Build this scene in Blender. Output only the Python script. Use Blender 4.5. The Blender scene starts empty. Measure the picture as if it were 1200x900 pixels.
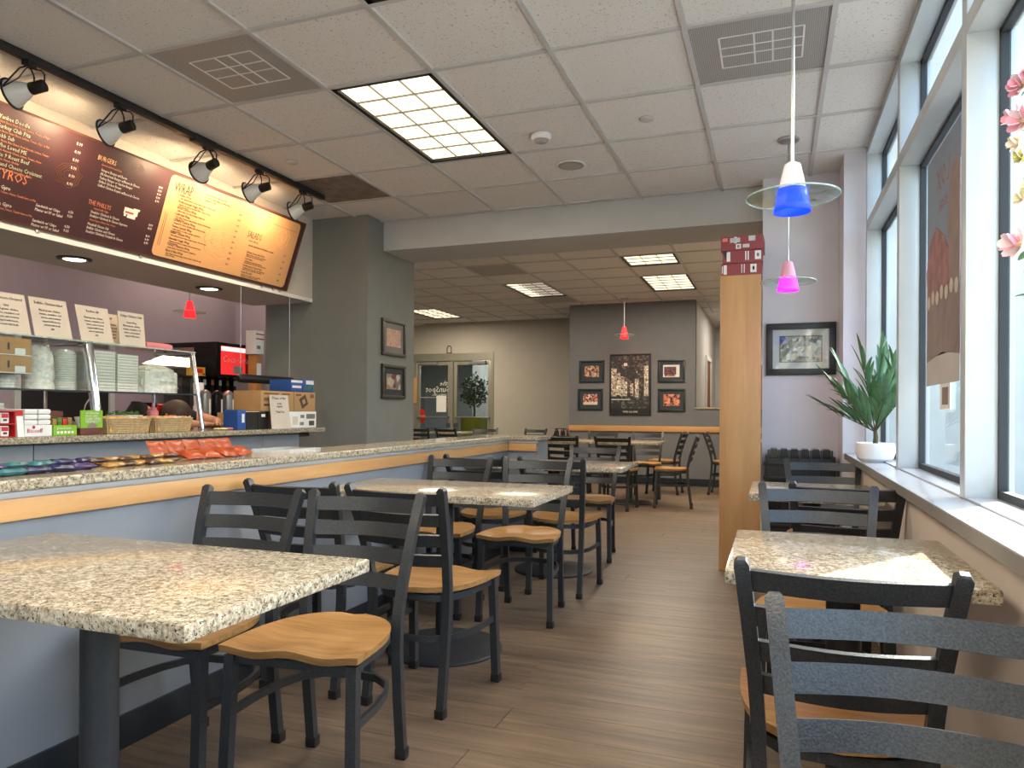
import bpy, bmesh, math, random
from mathutils import Vector, Matrix, Euler
R = math.radians
random.seed(7)
sc = bpy.context.scene
COL = sc.collection

# ------------------------------------------------------------------ camera, sky, sun, exposure
CEIL = 2.785
cam_d = bpy.data.cameras.new('camera')
cam = bpy.data.objects.new('camera', cam_d); COL.objects.link(cam)
cam.location = (0, 0, 1.10)
cam.rotation_euler = (Matrix.Rotation(0.346, 3, 'Z') @ Matrix.Rotation(R(90), 3, 'X') @ Matrix.Rotation(0.005, 3, 'Z')).to_euler()
cam_d.sensor_width = 36.0
cam_d.lens = 853 / 1200 * 36.0
cam_d.shift_y = 32 / 1200
cam_d.clip_start = 0.02
sc.camera = cam

SUN_EL, SUN_DIR = R(36), Vector((0.575, 0.818, 0)).normalized()
world = bpy.data.worlds.new('world'); sc.world = world
world.use_nodes = True
wn = world.node_tree.nodes; wl = world.node_tree.links
wn.clear()
w_out = wn.new('ShaderNodeOutputWorld'); w_bg = wn.new('ShaderNodeBackground'); w_sky = wn.new('ShaderNodeTexSky')
w_sky.sky_type = 'NISHITA'; w_sky.sun_disc = False
w_sky.sun_elevation = SUN_EL
w_sky.sun_rotation = math.atan2(SUN_DIR.x, SUN_DIR.y)
w_sky.air_density = 1.3; w_sky.dust_density = 2.5; w_sky.ozone_density = 1.0
w_bg.inputs['Strength'].default_value = 1.7
wl.new(w_sky.outputs[0], w_bg.inputs[0]); wl.new(w_bg.outputs[0], w_out.inputs[0])

sun_d = bpy.data.lights.new('sun', 'SUN'); sun_d.energy = 32.0; sun_d.angle = R(0.6); sun_d.color = (1.0, 0.95, 0.86)
sun = bpy.data.objects.new('sun', sun_d); COL.objects.link(sun)
sun.rotation_euler = (-(SUN_DIR * math.cos(SUN_EL) + Vector((0, 0, math.sin(SUN_EL))))).to_track_quat('-Z', 'Y').to_euler()
sun.location = (8, 12, 9)

sc.view_settings.view_transform = 'Standard'; sc.view_settings.look = 'None'
sc.view_settings.gamma = 1.0; sc.view_settings.use_curve_mapping = False
sc.view_settings.exposure = 0.0
TROFFER, TROFFER_W, TRACK_W, DOWN_W = 1.6, 31.0, 22.0, 16.0

# ------------------------------------------------------------------ materials
def srgb(*c):
    if len(c) == 1: c = c * 3
    return tuple(((x / 255) / 12.92 if x / 255 <= .04045 else ((x / 255 + .055) / 1.055) ** 2.4) for x in c) + (1.0,)
def new_mat(name):
    m = bpy.data.materials.new(name); m.use_nodes = True
    nt = m.node_tree; b = nt.nodes.get('Principled BSDF')
    return m, nt, b
def N(nt, t, **kw):
    n = nt.nodes.new(t)
    for k, v in kw.items():
        if k in n.inputs: n.inputs[k].default_value = v
        else: setattr(n, k, v)
    return n
def coords(nt, scale=(1, 1, 1), kind='Object'):
    tc = N(nt, 'ShaderNodeTexCoord'); mp = N(nt, 'ShaderNodeMapping'); mp.inputs['Scale'].default_value = scale
    nt.links.new(tc.outputs[kind], mp.inputs[0]); return mp.outputs[0]
def ramp(nt, fac, stops, interp='LINEAR'):
    r = N(nt, 'ShaderNodeValToRGB'); r.color_ramp.interpolation = interp
    e = r.color_ramp.elements
    while len(e) < len(stops): e.new(0.5)
    for el, (p, c) in zip(e, stops): el.position = p; el.color = c
    nt.links.new(fac, r.inputs[0]); return r.outputs[0]
def mixc(nt, fac, a, b, mode='MIX'):
    m = N(nt, 'ShaderNodeMix', data_type='RGBA', blend_type=mode)
    for s, i in ((fac, 0), (a, 6), (b, 7)):
        if hasattr(s, 'links') or hasattr(s, 'is_linked'): nt.links.new(s, m.inputs[i])
        else: m.inputs[i].default_value = s
    return m.outputs[2]
def bump(nt, b, h, strength=.3, dist=.01):
    n = N(nt, 'ShaderNodeBump', Strength=strength, Distance=dist)
    nt.links.new(h, n.inputs['Height']); nt.links.new(n.outputs[0], b.inputs['Normal'])
M = {}
def plain(name, col, rough=.6, metal=0., spec=.5, noise=.06, nscale=6., bmp=0., bscale=80.):
    m, nt, b = new_mat(name)
    b.inputs['Roughness'].default_value = rough; b.inputs['Metallic'].default_value = metal
    b.inputs['Specular IOR Level'].default_value = spec
    v = coords(nt)
    t = N(nt, 'ShaderNodeTexNoise', Scale=nscale, Detail=3.0); nt.links.new(v, t.inputs['Vector'])
    lo = tuple(max(0, c * (1 - noise)) for c in col[:3]) + (1,); hi = tuple(min(1, c * (1 + noise)) for c in col[:3]) + (1,)
    nt.links.new(ramp(nt, t.outputs['Fac'], [(.3, lo), (.7, hi)]), b.inputs['Base Color'])
    if bmp:
        t2 = N(nt, 'ShaderNodeTexNoise', Scale=bscale, Detail=2.0); nt.links.new(v, t2.inputs['Vector'])
        bump(nt, b, t2.outputs['Fac'], bmp, .004)
    M[name] = m; return m
def emit(name, col, strength, base=None):
    m, nt, b = new_mat(name)
    b.inputs['Base Color'].default_value = base or col
    b.inputs['Emission Color'].default_value = col; b.inputs['Emission Strength'].default_value = strength
    M[name] = m; return m

plain('wall_grey', srgb(188, 188, 186), .85, noise=.03)
plain('wall_pillar', srgb(122, 124, 121), .8, noise=.04)
plain('wall_accent', srgb(104, 104, 106), .8, noise=.04)
plain('wall_cream', srgb(178, 170, 158), .85, noise=.03)
plain('wall_lavender', srgb(212, 209, 215), .85, noise=.03)
plain('wall_blue', srgb(120, 122, 127), .6, noise=.05, nscale=3)
plain('wall_purple', srgb(164, 147, 159), .85, noise=.03)
plain('wall_window', srgb(208, 196, 186), .8, noise=.03)
plain('white_paint', srgb(205, 203, 200), .7, noise=.03)
plain('soffit_paint', srgb(198, 190, 180), .85, noise=.03)
plain('baseboard', srgb(24, 30, 36), .45)
plain('alu', srgb(192, 198, 200), .35, .25, noise=.03)
plain('alu_dark', srgb(150, 150, 156), .4, .4, noise=.03)
plain('sill', srgb(176, 178, 182), .22, .15, noise=.03)
plain('gasket', srgb(40, 44, 48), .6)
plain('black', srgb(20, 20, 22), .5)
plain('black_gloss', srgb(16, 16, 18), .2)
plain('dark_grey', srgb(58, 58, 60), .5)
plain('white', srgb(228, 226, 222), .6)
plain('paper', srgb(206, 192, 176), .8)
plain('foam', srgb(222, 220, 208), .55)
plain('grid_bar', srgb(190, 188, 185), .6)
plain('vent_grey', srgb(150, 148, 146), .5)
plain('tile_dark', srgb(118, 110, 102), .8, noise=.3, nscale=9)
plain('red_box', srgb(140, 58, 62), .55)
plain('cola_red', srgb(214, 30, 34), .4)
plain('yellow_box', srgb(232, 168, 40), .5)
plain('card', srgb(176, 136, 90), .8)
plain('card_dark', srgb(120, 82, 52), .8)
plain('blue_box', srgb(34, 78, 150), .5)
plain('lime', srgb(128, 176, 40), .5)
plain('brown_box', srgb(96, 50, 34), .55)
plain('wicker', srgb(186, 156, 112), .7, noise=.2, nscale=60)
plain('cracker', srgb(206, 158, 94), .7, noise=.35, nscale=70)
plain('greens', srgb(84, 118, 44), .7, noise=.5, nscale=60)
plain('orange_bag', srgb(150, 60, 22), .35, noise=.12, nscale=14)
plain('navy_bag', srgb(24, 28, 66), .3, noise=.4, nscale=20)
plain('teal_bag', srgb(40, 92, 96), .3, noise=.4, nscale=20)
plain('purple_bag', srgb(60, 44, 86), .3, noise=.3, nscale=20)
plain('gold_bag', srgb(150, 112, 58), .3, noise=.3, nscale=20)
plain('choc_bag', srgb(70, 42, 26), .3, noise=.3, nscale=20)
plain('red', srgb(190, 36, 34), .45)
plain('pink', srgb(226, 128, 134), .5)
plain('ink', srgb(70, 60, 56), .7)
plain('ink_white', srgb(236, 226, 214), .7)
plain('ink_orange', srgb(222, 138, 96), .7)
plain('ink_green', srgb(190, 206, 176), .7)
plain('ink_brown', srgb(86, 52, 34), .7)
plain('ink_line', srgb(240, 198, 140), .7)
plain('ink_red', srgb(186, 40, 44), .6)
plain('frame_black', srgb(26, 34, 38), .35)
plain('frame_brown', srgb(50, 44, 38), .45)
plain('mat_grey', srgb(120, 116, 112), .8)
plain('mat_dark', srgb(44, 52, 58), .8)
plain('mat_light', srgb(206, 202, 198), .8)
plain('leaf', srgb(78, 118, 80), .45, noise=.25, nscale=12)
plain('leaf_dark', srgb(58, 84, 50), .5, noise=.3, nscale=12)
plain('leaf_lime', srgb(176, 186, 70), .5, noise=.2)
plain('petal', srgb(250, 236, 238), .5, noise=.05)
plain('petal_pink', srgb(238, 168, 188), .5, noise=.1)
plain('petal_yellow', srgb(232, 228, 170), .5, noise=.1)
plain('stem', srgb(76, 74, 44), .6)
plain('trunk', srgb(70, 54, 40), .8)
plain('pot_white', srgb(232, 232, 236), .4, noise=.02)
plain('pot_lime', srgb(150, 148, 20), .5)
plain('skin', srgb(196, 140, 112), .55, noise=.06, nscale=10)
plain('cloth_black', srgb(24, 24, 28), .85)
plain('hair', srgb(60, 40, 30), .6)
plain('pavement', srgb(120, 120, 118), .9, noise=.1, nscale=2)
plain('stucco', srgb(186, 180, 168), .9, noise=.06, nscale=3, bmp=.4, bscale=20)
plain('facade', srgb(120, 122, 124), .9, noise=.05, nscale=1)
plain('hall_grey', srgb(130, 132, 134), .8)
plain('hall_white', srgb(180, 180, 180), .8)
plain('doorwood', srgb(176, 118, 62), .5, noise=.15, nscale=8)
plain('doorframe', srgb(140, 137, 122), .4, .3)
plain('steel', srgb(180, 180, 180), .3, .9)
plain('chrome', srgb(225, 225, 228), .08, 1.0, noise=.0)
plain('sign_ink', srgb(225, 222, 200), .6)
plain('grey_light', srgb(190, 190, 190), .6)
plain('poster_sky', srgb(128, 140, 156), .6, noise=.08, nscale=3)
plain('poster_food', srgb(150, 104, 96), .6, noise=.3, nscale=14)
plain('poster_bun', srgb(140, 120, 112), .6, noise=.15, nscale=10)
plain('poster_paper', srgb(186, 178, 172), .7)
plain('plastic_lid', srgb(206, 204, 192), .25, noise=.1, nscale=30)
plain('lamp_white', srgb(214, 212, 208), .35)
emit('troffer', (1.0, .86, .60, 1), TROFFER)
emit('troffer_dim', (1.0, .9, .75, 1), .35)
emit('downlight', (1.0, .84, .6, 1), 14.0)
emit('lamp_mouth', (1.0, .72, .38, 1), 16.0)
emit('glow_blue', (.0, .035, 1.0, 1), 1.8, (.02, .05, .6, 1))
emit('glow_pink', (.8, .01, .85, 1), 1.6, (.8, .1, .8, 1))
emit('glow_red', (1.0, .012, .02, 1), 2.0, (.9, .05, .05, 1))
emit('exit_green', (.3, 1.0, .1, 1), 2.0)
emit('hall_light', (1, .98, .92, 1), 6.0)
emit('cola_glow', (.75, .03, .03, 1), .9)
emit('cola_white', (1, .92, .9, 1), .9)

def mk_black_metal():
    m, nt, b = new_mat('black_metal'); v = coords(nt)
    t = N(nt, 'ShaderNodeTexNoise', Scale=260., Detail=2.0); nt.links.new(v, t.inputs['Vector'])
    nt.links.new(ramp(nt, t.outputs['Fac'], [(.3, srgb(42, 44, 46)), (.7, srgb(64, 66, 68))]), b.inputs['Base Color'])
    b.inputs['Roughness'].default_value = .36; b.inputs['Metallic'].default_value = .35
    bump(nt, b, t.outputs['Fac'], .35, .002); M['black_metal'] = m
mk_black_metal()
def mk_cast():
    m, nt, b = new_mat('cast_iron'); v = coords(nt)
    t = N(nt, 'ShaderNodeTexNoise', Scale=200., Detail=2.0); nt.links.new(v, t.inputs['Vector'])
    nt.links.new(ramp(nt, t.outputs['Fac'], [(.3, srgb(22, 24, 27)), (.7, srgb(36, 38, 41))]), b.inputs['Base Color'])
    b.inputs['Roughness'].default_value = .55; bump(nt, b, t.outputs['Fac'], .2, .002); M['cast_iron'] = m
mk_cast()
def mk_wood(name, a, c, d, axis='X', rough=.35, scale=1.0, rand=.0, coord='Object'):
    m, nt, b = new_mat(name)
    s = {'X': (2.2, 30, 30), 'Y': (30, 2.2, 30), 'Z': (30, 30, 2.2)}[axis]
    v = coords(nt, tuple(x * scale for x in s), coord)
    oi = N(nt, 'ShaderNodeObjectInfo')
    ad = N(nt, 'ShaderNodeVectorMath', operation='ADD'); nt.links.new(v, ad.inputs[0])
    sc_ = N(nt, 'ShaderNodeVectorMath', operation='SCALE'); sc_.inputs[0].default_value = (37., 91., 53.)
    nt.links.new(oi.outputs['Random'], sc_.inputs['Scale']); nt.links.new(sc_.outputs[0], ad.inputs[1])
    t = N(nt, 'ShaderNodeTexNoise', Scale=1.0, Detail=6.0, Roughness=.65, Distortion=.6); nt.links.new(ad.outputs[0], t.inputs['Vector'])
    c1 = ramp(nt, t.outputs['Fac'], [(.25, a), (.5, c), (.75, d)])
    if rand:
        mr = N(nt, 'ShaderNodeMapRange'); mr.inputs['To Min'].default_value = 1 - rand; mr.inputs['To Max'].default_value = 1 + rand
        nt.links.new(oi.outputs['Random'], mr.inputs['Value'])
        hs = N(nt, 'ShaderNodeHueSaturation'); nt.links.new(mr.outputs[0], hs.inputs['Value']); nt.links.new(c1, hs.inputs['Color']); c1 = hs.outputs[0]
    nt.links.new(c1, b.inputs['Base Color']); b.inputs['Roughness'].default_value = rough
    bump(nt, b, t.outputs['Fac'], .08, .003); M[name] = m
mk_wood('seat_wood', srgb(116, 80, 44), srgb(156, 113, 64), srgb(178, 136, 84), 'X', .36, 1.3)
mk_wood('maple', srgb(172, 122, 74), srgb(190, 142, 90), srgb(202, 158, 106), 'Y', .4, .6)
mk_wood('maple_x', srgb(172, 122, 74), srgb(190, 142, 90), srgb(202, 158, 106), 'X', .4, .6)
mk_wood('maple_z', srgb(172, 124, 78), srgb(186, 140, 90), srgb(198, 154, 104), 'Z', .4, .4)
mk_wood('plank', srgb(66, 52, 41), srgb(104, 86, 68), srgb(128, 108, 87), 'X', .42, .8, .09)
def mk_granite():
    m, nt, b = new_mat('granite'); v = coords(nt)
    n1 = N(nt, 'ShaderNodeTexNoise', Scale=84., Detail=6., Roughness=.6); nt.links.new(v, n1.inputs['Vector'])
    base = ramp(nt, n1.outputs['Fac'], [(.34, srgb(112, 100, 84)), (.46, srgb(156, 142, 118)), (.58, srgb(182, 170, 148)), (.72, srgb(200, 193, 178))])
    n2 = N(nt, 'ShaderNodeTexNoise', Scale=165., Detail=4., Roughness=.7); nt.links.new(v, n2.inputs['Vector'])
    f2 = ramp(nt, n2.outputs['Fac'], [(.39, (1, 1, 1, 1)), (.44, (0, 0, 0, 1))])
    c = mixc(nt, f2, base, srgb(44, 40, 40))
    n3 = N(nt, 'ShaderNodeTexNoise', Scale=130., Detail=3.)
    mp = coords(nt, (1.3, .8, 1.1)); nt.links.new(mp, n3.inputs['Vector'])
    f3 = ramp(nt, n3.outputs['Fac'], [(.62, (0, 0, 0, 1)), (.68, (.75, .75, .75, 1))])
    c = mixc(nt, f3, c, srgb(112, 100, 92))
    nt.links.new(c, b.inputs['Base Color']); b.inputs['Roughness'].default_value = .14; b.inputs['Specular IOR Level'].default_value = .4
    M['granite'] = m
mk_granite()
def mk_tile():
    m, nt, b = new_mat('ceiling_tile'); v = coords(nt)
    oi = N(nt, 'ShaderNodeObjectInfo'); ad = N(nt, 'ShaderNodeVectorMath', operation='ADD'); nt.links.new(v, ad.inputs[0])
    s_ = N(nt, 'ShaderNodeVectorMath', operation='SCALE'); s_.inputs[0].default_value = (7., 3., 5.)
    nt.links.new(oi.outputs['Random'], s_.inputs['Scale']); nt.links.new(s_.outputs[0], ad.inputs[1])
    n1 = N(nt, 'ShaderNodeTexNoise', Scale=110., Detail=3.); nt.links.new(ad.outputs[0], n1.inputs['Vector'])
    f = ramp(nt, n1.outputs['Fac'], [(.30, (0, 0, 0, 1)), (.37, (1, 1, 1, 1))])
    c = mixc(nt, f, srgb(140, 133, 126), srgb(222, 218, 213))
    nt.links.new(c, b.inputs['Base Color']); b.inputs['Roughness'].default_value = .9
    n2 = N(nt, 'ShaderNodeTexNoise', Scale=160., Detail=3.); nt.links.new(ad.outputs[0], n2.inputs['Vector'])
    bump(nt, b, n2.outputs['Fac'], .35, .004); M['ceiling_tile'] = m
mk_tile()
def mk_vent():
    m, nt, b = new_mat('vent_mesh'); v = coords(nt)
    vo = N(nt, 'ShaderNodeTexVoronoi', Scale=110.); vo.inputs['Randomness'].default_value = .0; nt.links.new(v, vo.inputs['Vector'])
    nt.links.new(ramp(nt, vo.outputs['Distance'], [(.28, srgb(92, 90, 88)), (.36, srgb(168, 164, 160))]), b.inputs['Base Color'])
    b.inputs['Roughness'].default_value = .5; M['vent_mesh'] = m
mk_vent()
def mk_glass(name, tint, fac=.06, rough=.0):
    m, nt, b = new_mat(name); nt.nodes.remove(b); out = nt.nodes['Material Output']
    tr = N(nt, 'ShaderNodeBsdfTransparent'); tr.inputs[0].default_value = tint
    gl = N(nt, 'ShaderNodeBsdfGlossy'); gl.inputs['Roughness'].default_value = rough; gl.inputs[0].default_value = (1, 1, 1, 1)
    lw = N(nt, 'ShaderNodeLayerWeight'); mx = N(nt, 'ShaderNodeMixShader')
    pw = N(nt, 'ShaderNodeMath', operation='POWER'); pw.inputs[1].default_value = 4.0; nt.links.new(lw.outputs['Facing'], pw.inputs[0])
    ma = N(nt, 'ShaderNodeMath', operation='MULTIPLY_ADD'); ma.inputs[1].default_value = .45; ma.inputs[2].default_value = .03
    nt.links.new(pw.outputs[0], ma.inputs[0]); nt.links.new(ma.outputs[0], mx.inputs[0])
    nt.links.new(tr.outputs[0], mx.inputs[1]); nt.links.new(gl.outputs[0], mx.inputs[2]); nt.links.new(mx.outputs[0], out.inputs[0]); M[name] = m
mk_glass('glass', (.93, .96, .96, 1)); mk_glass('glass_green', (.86, .94, .90, 1)); mk_glass('glass_door', (.72, .76, .74, 1))
def mk_clear(name, tint, alpha):
    m, nt, b = new_mat(name); out = nt.nodes['Material Output']
    b.inputs['Base Color'].default_value = tint; b.inputs['Roughness'].default_value = .12
    tr = N(nt, 'ShaderNodeBsdfTransparent'); mx = N(nt, 'ShaderNodeMixShader'); v = coords(nt, (1, 1, 1))
    t = N(nt, 'ShaderNodeTexNoise', Scale=38., Detail=4.); nt.links.new(v, t.inputs['Vector'])
    f = ramp(nt, t.outputs['Fac'], [(.35, (alpha * .75,) * 3 + (1,)), (.7, (min(1, alpha * 1.25),) * 3 + (1,))])
    nt.links.new(f, mx.inputs[0]); nt.links.new(tr.outputs[0], mx.inputs[1]); nt.links.new(b.outputs[0], mx.inputs[2]); nt.links.new(mx.outputs[0], out.inputs[0])
    bump(nt, b, t.outputs['Fac'], .25, .01); M[name] = m
mk_clear('clear_plastic', (.93, .91, .82, 1), .6); mk_clear('film', (.9, .9, .86, 1), .16); mk_clear('foil_green', (.5, .62, .55, 1), .7)
def mk_art(name, cols, scale=9., kind='noise'):
    m, nt, b = new_mat(name); v = coords(nt, kind='Object')
    if kind == 'noise':
        t = N(nt, 'ShaderNodeTexNoise', Scale=scale, Detail=4., Distortion=1.2); o = t.outputs['Fac']
    else:
        t = N(nt, 'ShaderNodeTexVoronoi', Scale=scale); t.feature = 'F1'; o = t.outputs['Color']
        sep = N(nt, 'ShaderNodeSeparateColor'); nt.links.new(o, sep.inputs[0]); o = sep.outputs[0]
    nt.links.new(v, t.inputs['Vector'])
    k = len(cols); lo, hi = (.28, .72) if kind == 'noise' else (.05, .95)
    nt.links.new(ramp(nt, o, [(lo + (hi - lo) * i / max(1, k - 1), c) for i, c in enumerate(cols)]), b.inputs['Base Color'])
    b.inputs['Roughness'].default_value = .5; M[name] = m
mk_art('art_sepia', [srgb(150, 112, 96), srgb(196, 158, 138), srgb(168, 124, 104), srgb(216, 190, 170)], 14)
mk_art('art_food_a', [srgb(60, 30, 34), srgb(170, 120, 90), srgb(206, 176, 140), srgb(70, 36, 60)], 40, 'vor')
mk_art('art_food_b', [srgb(40, 24, 24), srgb(170, 60, 40), srgb(220, 200, 180), srgb(120, 40, 36)], 44, 'vor')
mk_art('art_food_c', [srgb(70, 40, 50), srgb(190, 110, 80), srgb(226, 150, 110), srgb(30, 22, 28)], 34, 'vor')
mk_art('art_berries', [srgb(40, 26, 40), srgb(70, 40, 50), srgb(110, 70, 70)], 60, 'vor')
mk_art('art_street', [srgb(70, 84, 96), srgb(160, 150, 120), srgb(196, 186, 160), srgb(60, 70, 74), srgb(210, 206, 200)], 46, 'vor')
mk_art('art_food_d', [srgb(90, 40, 46), srgb(200, 190, 180), srgb(60, 40, 44), srgb(200, 170, 70)], 18, 'vor')
mk_art('city_lit', [srgb(20, 20, 22), srgb(196, 186, 166), srgb(120, 112, 100), srgb(230, 222, 200)], 60, 'vor')
mk_art('city_dark', [srgb(24, 26, 28), srgb(44, 44, 46), srgb(30, 32, 34), srgb(96, 92, 84)], 34, 'vor')

# ------------------------------------------------------------------ mesh building
class MB:
    def __init__(s): s.v = []; s.f = []; s.mi = []
    def add(s, vs, fs, mi=0):
        o = len(s.v); s.v += [tuple(p) for p in vs]; s.f += [tuple(i + o for i in f) for f in fs]; s.mi += [mi] * len(fs); return s
    def box(s, x0, x1, y0, y1, z0, z1, mi=0, bev=0.0):
        if x0 > x1: x0, x1 = x1, x0
        if y0 > y1: y0, y1 = y1, y0
        if z0 > z1: z0, z1 = z1, z0
        if bev <= 0:
            return s.add([(x0, y0, z0), (x1, y0, z0), (x1, y1, z0), (x0, y1, z0), (x0, y0, z1), (x1, y0, z1), (x1, y1, z1), (x0, y1, z1)],
                         [(0, 3, 2, 1), (4, 5, 6, 7), (0, 1, 5, 4), (1, 2, 6, 5), (2, 3, 7, 6), (3, 0, 4, 7)], mi)
        b = min(bev, (x1 - x0) * .49, (y1 - y0) * .49, (z1 - z0) * .49)
        bm = bmesh.new(); bmesh.ops.create_cube(bm, size=1)
        for v in bm.verts: v.co = Vector(((x0 + x1) / 2 + v.co.x * (x1 - x0), (y0 + y1) / 2 + v.co.y * (y1 - y0), (z0 + z1) / 2 + v.co.z * (z1 - z0)))
        bmesh.ops.bevel(bm, geom=list(bm.edges), offset=b, segments=2, profile=.6, affect='EDGES')
        bm.verts.index_update(); s.add([v.co[:] for v in bm.verts], [[v.index for v in f.verts] for f in bm.faces], mi); bm.free(); return s
    def lathe(s, prof, n=24, c=(0, 0, 0), mi=0, cap0=True, cap1=True):
        vs = []; fs = []
        for r, z in prof:
            for k in range(n):
                a = 2 * math.pi * k / n; vs.append((c[0] + r * math.cos(a), c[1] + r * math.sin(a), c[2] + z))
        for i in range(len(prof) - 1):
            for k in range(n):
                k2 = (k + 1) % n; fs.append((i * n + k, i * n + k2, (i + 1) * n + k2, (i + 1) * n + k))
        if cap0: fs.append(tuple(reversed(range(n))))
        if cap1: fs.append(tuple(range((len(prof) - 1) * n, len(prof) * n)))
        return s.add(vs, fs, mi)
    def sweep(s, path, w, h=None, side=None, n=0, closed=False, mi=0, scales=None):
        """rectangular (w along side, h across) or round (n-gon of radius w) section along a path"""
        P = [Vector(p) for p in path]; m = len(P); vs = []; fs = []
        prev = None
        for i, p in enumerate(P):
            if closed: t = (P[(i + 1) % m] - P[i - 1])
            else: t = P[min(i + 1, m - 1)] - P[max(i - 1, 0)]
            t.normalize()
            if side is not None: a = Vector(side); a = a - t * a.dot(t)
            else:
                a = prev if prev is not None else (Vector((0, 0, 1)) if abs(t.z) < .9 else Vector((1, 0, 0)))
                a = a - t * a.dot(t)
            a.normalize(); prev = a; bb = t.cross(a); k = scales[i] if scales else 1.0
            if n: vs += [p + a * (w * k * math.cos(2 * math.pi * j / n)) + bb * (w * k * math.sin(2 * math.pi * j / n)) for j in range(n)]
            else: vs += [p + a * (w * k / 2 * sx) + bb * (h * k / 2 * sy) for sx, sy in ((-1, -1), (1, -1), (1, 1), (-1, 1))]
        q = n or 4
        for i in range(m if closed else m - 1):
            i2 = (i + 1) % m
            for j in range(q): fs.append((i * q + j, i * q + (j + 1) % q, i2 * q + (j + 1) % q, i2 * q + j))
        if not closed: fs.append(tuple(reversed(range(q)))); fs.append(tuple(range((m - 1) * q, m * q)))
        return s.add(vs, fs, mi)
    def prism(s, pts, axis, lo, hi, mi=0):
        """polygon (2-D) pulled along an axis: axis 'X' -> pts are (y,z), 'Y' -> (x,z), 'Z' -> (x,y)"""
        f = {'X': lambda p, t: (t, p[0], p[1]), 'Y': lambda p, t: (p[0], t, p[1]), 'Z': lambda p, t: (p[0], p[1], t)}[axis]
        n = len(pts); vs = [f(p, lo) for p in pts] + [f(p, hi) for p in pts]
        return s.add(vs, [tuple(reversed(range(n))), tuple(range(n, 2 * n))] + [(i, (i + 1) % n, n + (i + 1) % n, n + i) for i in range(n)], mi)
    def mesh(s, name, mats, smooth=35):
        me = bpy.data.meshes.new(name); me.from_pydata(s.v, [], s.f)
        bm = bmesh.new(); bm.from_mesh(me); bmesh.ops.recalc_face_normals(bm, faces=bm.faces); bm.to_mesh(me); bm.free()
        for m in (mats if isinstance(mats, (list, tuple)) else [mats]): me.materials.append(M[m])
        me.polygons.foreach_set('material_index', s.mi)
        if smooth:
            me.polygons.foreach_set('use_smooth', [True] * len(me.polygons)); me.set_sharp_from_angle(angle=R(smooth))
        me.update(); return me
def link(name, data, parent=None, loc=(0, 0, 0), rot=(0, 0, 0)):
    o = bpy.data.objects.new(name, data); COL.objects.link(o); o.parent = parent; o.location = loc; o.rotation_euler = rot; return o
def obj(name, mb, mats, parent=None, loc=(0, 0, 0), rot=(0, 0, 0), smooth=35):
    return link(name, mb.mesh(name, mats, smooth), parent, loc, rot)
def tag(o, label, cat, group=None, kind=None):
    o['label'] = label; o['category'] = cat
    if group: o['group'] = group
    if kind: o['kind'] = kind
    return o
def thing(name, label, cat, loc=(0, 0, 0), rz=0, group=None):
    return tag(link(name, None, None, loc, (0, 0, rz)), label, cat, group)
def struct(name, label, cat, mb=None, mats=None, loc=(0, 0, 0)):
    o = obj(name, mb, mats, None, loc) if mb else link(name, None, None, loc)
    return tag(o, label, cat, None, 'structure')
def copy_tree(o, parent=None, loc=None, rot=None, label=None, group=None):
    c = o.copy(); COL.objects.link(c); c.parent = parent
    if loc is not None: c.location = loc
    if rot is not None: c.rotation_euler = rot
    if label: c['label'] = label
    if group: c['group'] = group
    for ch in list(o.children): copy_tree(ch, c)
    return c
TEXTS = []
def text(body, size, org, right, up, mat, parent=None, name='lettering', align='LEFT', xs=1.0, shear=0):
    cu = bpy.data.curves.new(name, 'FONT'); cu.body = body; cu.size = size; cu.align_x = align; cu.resolution_u = 1; cu.extrude = .0004; cu.shear = shear
    cu.materials.append(M[mat])
    o = bpy.data.objects.new(name, cu); COL.objects.link(o); o.parent = parent
    r = Vector(right).normalized(); u = Vector(up); u = (u - r * u.dot(r)).normalized(); n = r.cross(u)
    m = Matrix((r, u, n)).transposed().to_4x4(); m.translation = Vector(org) + n * .0012
    if xs != 1.0: m = m @ Matrix.Diagonal((xs, 1, 1, 1))
    o.matrix_local = m
    TEXTS.append(o); return o
def light(name, kind, loc, energy, col, parent=None, **kw):
    d = bpy.data.lights.new(name, kind); d.energy = energy; d.color = col
    for k, v in kw.items(): setattr(d, k, v)
    o = bpy.data.objects.new(name, d); COL.objects.link(o); o.parent = parent; o.location = loc; return o
# ------------------------------------------------------------------ the room: floor
XW = 0.47          # inner face of the wall under the windows
XI, XG = 0.545, 0.645   # inner edge of the window frames, glass plane
SILL = 0.84
HX = -1.99         # dining face of the half wall
floor = struct('floor', 'brown grey wood-look plank floor of the dining room', 'floor', MB().box(-8.2, .66, -2.6, 16, -.1, -.004), 'dark_grey')
_pl = {}
def plank(parent, x0, x1, y0, w=.18):
    k = round(x1 - x0, 2)
    if k < .08: return
    if k not in _pl: _pl[k] = MB().box(-k / 2 + .0008, k / 2 - .0008, .0008, w - .0008, -.004, 0).mesh('plank', 'plank')
    link('plank', _pl[k], parent, ((x0 + x1) / 2, y0, 0))
def plank_field(x0, x1, y0, y1):
    y = y0; i = 0
    while y + .18 <= y1 + .001:
        x = x0 - random.uniform(.1, 1.1)
        while x < x1:
            a, b_ = max(x, x0), min(x + 1.22, x1)
            plank(floor, a, b_, y); x += 1.22
        y += .18; i += 1
plank_field(HX, XW, .92, 5.42)
plank_field(-2.9, .1, 5.42, 11.0)

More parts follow.
